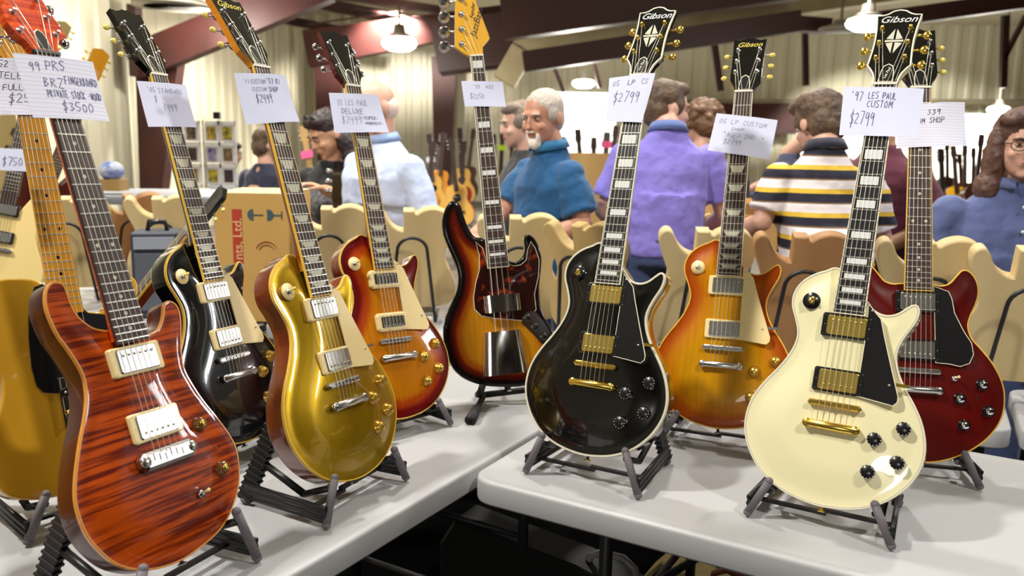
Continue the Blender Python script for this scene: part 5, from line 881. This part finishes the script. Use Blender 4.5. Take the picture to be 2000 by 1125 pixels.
# ================================================================ BACKGROUND GUITARS
SPR = mat('spruce_top', (226, 176, 84), .35, coat=.5); SIDEB = mat('dark_guitar_side', (70, 36, 22), .4, coat=.5); NECKB = mat('dark_neck', (52, 34, 28), .5)
ACO = [(-22, 0), (-60, 2), (-100, 22), (-122, 70), (-118, 120), (-108, 160), (-120, 205), (-158, 270), (-176, 340), (-165, 410), (-120, 460), (-60, 482), (0, 486)]; ACO = ACO+[(-x, y) for x, y in ACO[::-1] if x < 0]
acp = [(x/1000, (486-y)/1000) for x, y in resample(catmull(ACO, 4), 14)]
def bg_guitar(px, py, Y, label, top=SPR, h=1.02, roll=0, lean=.25, yawd=0, tagc=None, acoustic=True, headc=NECKB, zb=None, name='acoustic_guitar', group='guitars on show at the back of the hall'):
    P = at(px, py, Y)   # head tip
    up_ = V(math.sin(roll), math.sin(lean), math.cos(lean)).normalized(); base = P-up_*h
    y_ = up_; fr_ = Matrix.Rotation(math.radians(yawd), 3, 'Z') @ V(0, -1, 0); x_ = fr_.cross(y_)*-1; x_ = y_.cross(fr_).normalized(); z_ = x_.cross(y_).normalized()
    Mx = Matrix(((x_.x, y_.x, z_.x, base.x), (x_.y, y_.y, z_.y, base.y), (x_.z, y_.z, z_.z, base.z), (0, 0, 0, 1))); root = empty(name, Mx); tag(root, label, 'guitar', group)
    b = MB(); q = acp if acoustic else [(x*.86, y*.86) for x, y in rawpts]; b.prism(q, -.10 if acoustic else -.045, 0, top, side=SIDEB, bev=.002); b.build('body', root); top_y = max(y for x, y in q)
    b = MB(); b.box((0, (top_y-.08+h-.16)/2, .004), (.05, h-.16-(top_y-.08), .022), headc); b.build('neck', root); b = MB(); b.prism([(-.022, h-.17), (.022, h-.17), (.036, h-.12), (.034, h), (-.034, h), (-.036, h-.12)], -.012, .004, headc); 
    for sx in (-1, 1):
        for i in range(3): b.ell((sx*.046, h-.13+i*.045, -.004), (.010, .007, .005), NICKEL, None, 8, 6)
    b.build('headstock', root)
    if acoustic:
        b = MB(); b.lathe([(.05, .0005), (.0001, .001)], BLACKP, Matrix.Translation((0, .33, 0)), 20); b.build('sound_hole', root); b = MB(); b.box((0, .16, .005), (.15, .03, .01), SIDEB); b.build('bridge', root)
    b = MB(); b.box((0, .10, -.14), (.30, .02, .02), BLACKP)
    for sx in (-1, 1): b.tube([(sx*.13, .0, .04), (sx*.13, .0-.0, -.16)], .008, BLACKP, 6)
    lo = root.matrix_world.inverted() @ V(base.x, base.y+.16, .01); b.tube([(0, .10, -.14), lo], .012, BLACKP, 6); b.build('display_stand', root)
    if tagc:
        t = MB(); t.box((0, 0, 0), (.11, .07, .0012), tagc[1]); to = t.build('price_tag'); to.matrix_world = Mx @ Matrix.Translation((0, tagc[0], .03)); tag(to, tagc[2], 'price tag')
GRN = mat('green_tag', (90, 226, 120), .8); LIME = mat('lime_tag', (206, 240, 50), .8); PINK = mat('pink_tag', (240, 90, 150), .8)
for a in ((838, 262, 11.0, 'blond acoustic guitar beside the light blue shirt, dark headstock leaning left', SPR, 1.04, -.10), (898, 250, 11.6, 'acoustic guitar with a green tag left of the bass neck', SPR, 1.04, -.06), (925, 252, 12.6, 'second dark-necked guitar just left of the bass neck', SIDEB, 1.04, .10), (866, 258, 12.2, 'guitar with dark neck at the foot of the maroon column', mat('amber_top', (200, 128, 40), .35, coat=.5), 1.04, .05),
          (982, 252, 11.4, 'guitar with a lime tag right of the bass neck', SPR, 1.04, .03), (1128, 252, 9.6, 'dark-necked guitar against the white panel beside the teal shoulder', SIDEB, 1.0, -.10), (1160, 268, 10.2, 'guitar with small dark headstock against the white panel', SPR, 1.0, .0), (1186, 258, 9.0, 'guitar with a pink tag left of the purple shoulder', SIDEB, 1.0, .06), (1204, 245, 10.6, 'tall dark headstock next to the black guitar price tag', SIDEB, 1.0, .12),
          (1862, 284, 10.5, 'yellow and black guitar beside the denim shoulder', mat('yellow_top', (236, 176, 30), .35, coat=.5), 1.0, -.04), (1885, 282, 11.3, 'dark guitar behind the yellow one', SIDEB, 1.0, .04), (1918, 262, 9.8, 'tall brown headstock left of the long hair', SIDEB, 1.1, .14), (1838, 290, 9.2, 'black guitar beside the red semi-hollow neck', BLACKLAQ, 1.0, .0), (1902, 288, 12.2, 'black-necked guitar left of the brown headstock', BLACKLAQ, 1.0, .05)):
    tg = {893: (.62, GRN, 'bright green price tag on a guitar left of the bass neck'), 982: (.78, LIME, 'lime yellow price tag right of the bass neck'), 1186: (.86, PINK, 'pink price tag on a distant headstock'), 838: (.70, PAPER, 'small white price tag on a blond acoustic guitar')}.get(a[0])
    bg_guitar(a[0], a[1], a[2], a[3], a[4], a[5], a[6], tagc=tg)
AMBT = mat('amber_top', (200, 128, 40)); REDT = mat('red_top', (150, 30, 24), .3, coat=.6)
for i, (px, py, Y, tp, rl, lb) in enumerate(((846, 276, 9.4, AMBT, .06, 'amber acoustic guitar low between the column and the light blue shirt'), (881, 268, 9.8, SPR, -.12, 'blond acoustic guitar with dark leaning neck in front of its neighbours'), (906, 276, 10.4, REDT, .02, 'small red guitar just left of the bass neck'), (858, 285, 13.0, SPR, .10, 'far blond guitar in the gap beside the column'), (964, 262, 12.5, AMBT, -.05, 'amber guitar close to the right side of the bass neck'), (1000, 275, 13.5, SPR, .04, 'far blond guitar just left of the black jacket'), (1850, 275, 13.0, SIDEB, .02, 'far dark guitar left of the yellow one'), (1874, 300, 12.6, AMBT, -.03, 'far amber guitar beyond the yellow one'))): bg_guitar(px, py, Y, lb, tp, 1.04, rl)
bg_guitar(592, 246, 8.0, 'distant light-headed guitar left of the dark-haired person', SPR, 1.0, -.2, headc=mat('light_headstock', (176, 140, 80), .5), tagc=(.72, PINK, 'pink price tag left of the dark-haired person'))
# guitar held upright by the person with the ponytail
P = at(668, 318, 4.1); R_ = Matrix.Rotation(.10, 4, 'Y'); hg = empty('acoustic_guitar', Matrix.Translation(P) @ R_); tag(hg, 'black headstock with chrome tuners held by the person with the ponytail', 'guitar')
b = MB(); Tq = Matrix(((1, 0, 0, 0), (0, 0, -1, 0), (0, 1, 0, 0), (0, 0, 0, 1))); b.prism([(-.040, 0), (.040, .01), (.036, -.17), (.024, -.21), (-.024, -.21), (-.036, -.17)], -.016, 0, BLACKLAQ, Tq); b.build('headstock', hg)
for sx in (-1, 1):
    for i in range(3): b = MB(); b.tube([(sx*.034, .008, -.045-.048*i), (sx*.056, .008, -.045-.048*i)], .004, CHROME, 6); b.ell((sx*.062, .008, -.045-.048*i), (.014, .008, .011), CHROME, None, 10, 7); b.build('tuning_machine', hg)
b = MB(); b.box((0, .010, -.50), (.05, .022, .60), NECKB); b.build('neck', hg); b = MB(); b.prism([(x, y-1.28) for x, y in acp], -.10, 0, SIDEB, Tq, bev=.002); b.build('body', hg)
# ================================================================ LEFT BACKGROUND
CARD = mat('cardboard', (206, 164, 92), .75, noise=(2, (192, 150, 80), (1, 1, 1))); CARDR = mat('printed_red', (176, 58, 38), .8); CARDB = mat('printed_slate', (66, 86, 92), .8)
P = at(416, 372, 3.1); Q = at(562, 372, 3.1); wdt = Q.x-P.x; bx = empty('cardboard_box', Matrix.Translation(V((P.x+Q.x)/2, 3.1, 0))); tag(bx, 'cardboard box with a red printed strip reading nts, Ltd. behind the gold top', 'cardboard box'); zt = P.z-.012
b = MB(); b.box((0, .17, (zt+.745)/2), (wdt, .34, zt-.745), CARD, bev=.003); b.build('carton', bx)
for s in (-1, 1): b = MB(); b.box((0, .17+s*.087, zt+.003), (wdt, .166, .004), mat('cardboard_light', (226, 196, 140), .75)); b.build('flap', bx)
def decal(mb, pts, x0, z0, m): mb.add([(x0+x, -.0015, z0+z) for x, z in pts], [list(range(len(pts)))], m)
x0 = -wdt/2
b = MB(); decal(b, [(0, -.24), (.036, -.24), (.036, 0), (0, 0)], x0+.066, zt-.055, CARDR); st = b.build('red_strip', bx)
vs, fs = text_mesh('nts, Ltd.', .048, CARD, 0, .0003, .0004); b = MB(); TT = Matrix.Translation((x0+.086, -.0022, zt-.165)) @ Matrix.Rotation(math.pi/2, 4, 'X') @ Matrix.Rotation(math.pi/2, 4, 'Z'); b.add([TT @ v for v in vs], fs, mat('card_lettering', (224, 176, 120), .8)); b.build('lettering', st)
for k in (0, 1):
    b = MB(); cx0 = x0+.145+.075*k
    if k == 0: decal(b, [(-.022*math.cos(t), .022*math.sin(t)) for t in np.linspace(-math.pi/2, math.pi/2, 12)], cx0, zt-.075, CARDB); b.box((cx0+.018, -.002, zt-.075), (.036, .001, .004), CARDB)
    else: decal(b, [(-.024, .022), (-.024, -.022), (-.008, -.018), (.004, 0), (-.008, .018)], cx0, zt-.075, CARDB); b.box((cx0+.014, -.002, zt-.075), (.03, .001, .004), CARDB); b.box((cx0+.03, -.002, zt-.075), (.004, .001, .03), CARDB)
    b.build('printed_symbol', bx)
b = MB()
for rr in (.030, .042):
    pts = [(x0+.19+rr*math.cos(t), -.0022, zt-.215+rr*math.sin(t)) for t in np.linspace(.4, math.pi-.4, 12)]; b.tube(pts, .0022, CARDR, 5, flat=.3)
b.build('printed_arc', bx)
AMPM = mat('dark_grey_tolex', (58, 62, 72), .6); GRILLE = mat('grille_cloth', (88, 92, 102), .8)
P = at(300, 455, 3.16); am = empty('guitar_amplifier', Matrix.Translation(V(P.x, 3.16, .745)) @ Matrix.Rotation(.25, 4, 'Z')); tag(am, 'small dark grey guitar amplifier between the left guitars', 'amplifier'); ah = P.z-.745
b = MB(); b.box((0, .09, ah/2), (.17, .18, ah), AMPM, bev=.008); b.build('cabinet', am); b = MB(); b.box((0, -.004, ah*.42), (.145, .01, ah*.68), GRILLE, bev=.003); b.build('grille', am); b = MB(); b.box((0, -.004, ah*.88), (.145, .01, ah*.14), mat('control_strip', (150, 156, 166), .4)); b.build('control_panel', am); b = MB(); b.tube([(-.035, .09, ah), (-.03, .09, ah+.035), (.03, .09, ah+.035), (.035, .09, ah)], .009, BLACKP, 8); b.build('handle', am)
# blue bag on a pine box, pictures rack
P = at(220, 372, 5.2); bb = empty('storage_bag', Matrix.Translation(V(P.x, 5.2, P.z))); tag(bb, 'blue and white plastic bag on a small pine box', 'bag'); b = MB(); b.ell((0, 0, .12), (.075, .07, .06), mat('blue_white_plastic', (70, 110, 196), .4, noise=(16, (226, 232, 246), (1, 1, 1))), None, 18, 12); b.build('bag', bb)
b = MB(); b.box((0, 0, .015), (.15, .13, .07), CRATE, bev=.004); o = b.build('pine_box'); o.location = (P.x, 5.2, P.z+.02); tag(o, 'small pine box under the blue and white bag', 'box')
b = MB(); b.box((0, 0, 0), (1, 1, 1), CRATE); 
table('grey table along the left wall behind the bag and picture rack', V(-3.3, 4.9, 0), V(1, .12, 0).normalized(), V(-.12, 1, 0).normalized(), 2.44, .76, z=P.z-.02, m=mat('grey_table_top', (168, 172, 180), .5))
P = at(405, 360, 5.1); rk = empty('picture_rack', Matrix.Translation(V(P.x, 5.15, P.z-.02))); tag(rk, 'white display rack of small framed pictures by the left wall', 'picture rack'); WF = mat('white_frame', (236, 234, 230), .5)
pics = [mat('picture_%s' % n_, c1, .6, noise=(30, c2, (1, 1, 1))) for n_, c1, c2 in (('a', (60, 66, 40), (220, 180, 60)), ('b', (90, 60, 40), (40, 40, 60)), ('c', (150, 120, 70), (50, 50, 60)), ('d', (36, 60, 50), (230, 200, 40)), ('e', (70, 60, 120), (200, 190, 220)))]
k = 0
for ci, xx in enumerate((-.10, .02, .115)):
    b = MB(); b.box((xx-.05, 0, .20), (.006, .012, .40), WF); b.box((xx+.05, 0, .20), (.006, .012, .40), WF)
    for zz in (.005, .13, .26, .385): b.box((xx, 0, zz), (.105, .012, .022), WF)
    b.build('rack_frame', rk)
    for r_ in range(3): b = MB(); b.box((xx, .002, .07+.128*r_), (.085, .006, .10), WF); b.box((xx, -.002, .07+.128*r_), (.052, .004, .075), pics[k % 5]); k += 1; b.build('picture', rk)
b = MB(); b.tube([(-.01, -.03, 0), (-.01, -.03, .46)], .006, STEEL, 8); b.box((.06, 0, .43), (.04, .03, .04), BLACKP); b.build('lamp_pole', rk)
# leaning black guitar behind the black one, dark capo-like headstock
def simple_electric(label, pts3, topm, headm, yawd, group=None, wneck=.045, scale=1):
    pass
N0 = at(268, 582, 2.35); N1 = at(436, 366, 2.35); ax = (N1-N0).normalized(); h = 1.0; base = N1-ax*1.0
def guitar_simple(base, ax, label, top, neckm, headm, outline, facing, bindm=None, inl=None, tagm=None, nm='electric_guitar', flip=False):
    y_ = ax.normalized(); f = Vector(facing); f = (f-y_*f.dot(y_)).normalized(); x_ = y_.cross(f); root = empty(nm, Matrix(((x_.x, y_.x, f.x, base.x), (x_.y, y_.y, f.y, base.y), (x_.z, y_.z, f.z, base.z), (0, 0, 0, 1)))); tag(root, label, 'guitar')
    pts = resample(catmull([(x/1000, (max(p[1] for p in outline)-y)/1000) for x, y in outline], 4), .010); ty = max(y for x, y in pts); b = MB(); b.prism(pts, -.045, 0, top, bev=.004); b.build('body', root)
    b = MB(); b.box((0, (ty-.06+.83)/2, -.008), (.052, .83-ty+.06, .022), neckm); b.build('neck', root); b = MB(); b.box((0, (ty-.13+.83)/2, .006), (.052, .83-ty+.13, .005), ROSEWOOD)
    if bindm:
        for s in (-1, 1): b.box((s*.0265, (ty-.13+.83)/2, .006), (.003, .83-ty+.13, .006), bindm)
    for k in range(1, 21): yy = .83-fpos(k, .628); b.box((0, yy, .009), (.050, .002, .0015), FRET)
    b.build('fretboard', root); b = MB(); b.prism([(-.022, .83), (.022, .83), (.036, .87), (.038, .985), (.0, 1.0), (-.038, .985), (-.036, .87)], -.014, 0, headm)
    b.build('headstock', root)
    for sx in (-1, 1):
        for i in range(3): b = MB(); b.tube([(sx*.028, .89+i*.035, -.02), (sx*.048, .89+i*.035, -.02)], .003, NICKEL, 6); b.ell((sx*.054, .89+i*.035, -.02), (.009, .007, .005), TULIP, None, 8, 6); b.build('tuning_machine', root)
    for yy in (.23, .33): b = MB(); b.box((0, yy, .006), (.085, .042, .010), BLACKP if top is not BLACKLAQ else CREAM, bev=.003); b.box((0, yy, .011), (.068, .034, .008), NICKEL, bev=.002); b.build('pickup', root)
    b = MB(); b.box((0, .185, .008), (.09, .012, .014), NICKEL, bev=.003); b.build('bridge', root)
    for i in range(6): b = MB(); u = (i/5*2-1); b.tube([(u*.025, .185, .016), (u*.018, .83, .012), (u*.018, .90, .004)], .0007, STEEL, 5); b.build('string', root)
    b = MB(); lo = root.matrix_world.inverted(); b.tube([V(-.09, .02, .03), V(-.09, .0, -.02), V(-.09, .01, -.09), V(.09, .01, -.09), V(.09, .0, -.02), V(.09, .02, .03)], .007, BLACKABS, 8)
    fz = root.matrix_world @ V(0, .01, -.09); b.tube([V(0, .01, -.09), lo @ V(fz.x, fz.y, .75)], .009, BLACKABS, 8); b.tube([V(0, .01, -.09), V(0, .30, -.075)], .007, BLACKABS, 8); b.build('stand', root); return root
guitar_simple(base, ax, 'black guitar with gold-bound neck leaning to the right behind the other black one', BLACKLAQ, MAHOG, BLACKLAQ, LP, (-.55, -.50, .65), bindm=YBIND)
OFFW = mat('cream_blond_body', (232, 206, 136), .3, coat=.8)
STRAT = [(-28, 60), (-40, 20), (-60, -15), (-90, -30), (-112, -20), (-120, 20), (-118, 70), (-112, 120), (-112, 170), (-125, 220), (-148, 280), (-158, 330), (-150, 375), (-115, 405), (-50, 415), (50, 412), (115, 395), (152, 355), (158, 305), (142, 250), (120, 200), (108, 150), (112, 100), (122, 55), (118, 20), (98, 5), (75, 20), (55, 55), (40, 85), (28, 90)]
b_ = at(-26, 590, 2.95); t_ = at(88, 62, 3.2); ax_ = (t_-b_).normalized(); guitar_simple(t_-ax_*1.0, ax_, 'cream double-cutaway electric guitar with dark neck at the left edge', OFFW, NECKB, OFFW, STRAT, (.35, -.9, .1))
b_ = at(-44, 470, 4.6); t_ = at(128, 42, 4.8); ax_ = (t_-b_).normalized(); guitar_simple(t_-ax_*1.0, ax_, 'guitar with pale maple headstock sticking up behind the flamed headstock', OFFW, NECKB, OFFW, STRAT, (.5, -.85, .1))
b_ = at(20, 550, 3.75); t_ = at(201, 96, 4.0); ax_ = (t_-b_).normalized(); guitar_simple(t_-ax_*1.0, ax_, 'dark red guitar with amber headstock behind the maple neck', DARKMAHOG, NECKB, MAPLE, STRAT, (.75, -.65, .1))
for px, py, Y, w_, h_, lb, tx in ((24, 312, 2.9, .11, .075, 'small white price tag ending in 50 on the cream guitar at the left edge', '$750'),):
    P = at(px, py, Y); b = MB(); b.box((0, 0, 0), (w_, .001, h_), PAPER)
    for st in strokes(tx, -.03, .018, .026, .016): b.tube([(x, -.001, .018-(y-.018)+0) if False else (x, -.0012, .036-y-.036+.0) for x, y in st], .0007, INKK, 4)
    o = b.build('price_tag'); o.location = P; o.rotation_euler = (0, .05, .35); tag(o, lb, 'price tag')
# yellow body corner at the lower left
BUT2 = mat('amber_yellow_lacquer', (232, 160, 30), .25, coat=1)
P = at(-175, 1190, 1.10); guitar_simple(V(P.x, P.y-.02, .80), V(-.3, .12, .93), 'amber guitar cut off at the lower left corner', BUT2, MAPLE, MAPLE, LP, (.85, -.5, .25))
# ================================================================ UNDER THE TABLES
CASEM = mat('black_case_tolex', (7, 7, 8), .6); TWEED = mat('tan_tweed', (140, 122, 66), .8, noise=(80, (120, 104, 60), (1, 1, 1))); BRNH = mat('brown_leather', (96, 50, 34), .5)
def case(px, py, z, ln, wd, th, yawd, label, m, hm):
    P = ground(px, py, z+wd*.36+.04); root = empty('guitar_case', Matrix.Translation(V(P.x, P.y, 0)) @ Matrix.Rotation(math.radians(yawd), 4, 'Z')); tag(root, label, 'guitar case'); q = [(-ln/2, -wd*.30), (-ln/2+.05, -wd/2), (-.08, -wd*.42), (ln*.2, -wd*.24), (ln/2-.02, -wd*.2), (ln/2, 0), (ln/2-.02, wd*.2), (ln*.2, wd*.24), (-.08, wd*.42), (-ln/2+.05, wd/2), (-ln/2, wd*.30)]
    T = Matrix.Translation((0, 0, z)) @ Matrix.Rotation(math.pi/2, 4, 'X'); q2 = [(x, y) for x, y in q]
    b = MB(); b.prism(q2, -th/2, th/2, m, T, bev=.012); b.build('shell', root); zt = z+wd*.36
    b = MB(); b.tube([(-.07, 0, zt-.03), (-.062, 0, zt+.03), (-.03, 0, zt+.05), (.03, 0, zt+.05), (.062, 0, zt+.03), (.07, 0, zt-.03)], .010, hm, 10); b.build('handle', root)
    for x in (-.26, .22): b = MB(); b.box((x, -th/2-.003, z+wd*.16), (.03, .006, .04), CHROME, bev=.002); b.build('latch', root)
case(1196, 1092, .20, 1.0, .40, .12, -30, 'black guitar case under the right table, grey handle', CASEM, mat('grey_handle', (150, 146, 148), .35)); case(1440, 1125, .15, .50, .30, .12, -30, 'tan tweed guitar case with brown handle under the right table', TWEED, BRNH)
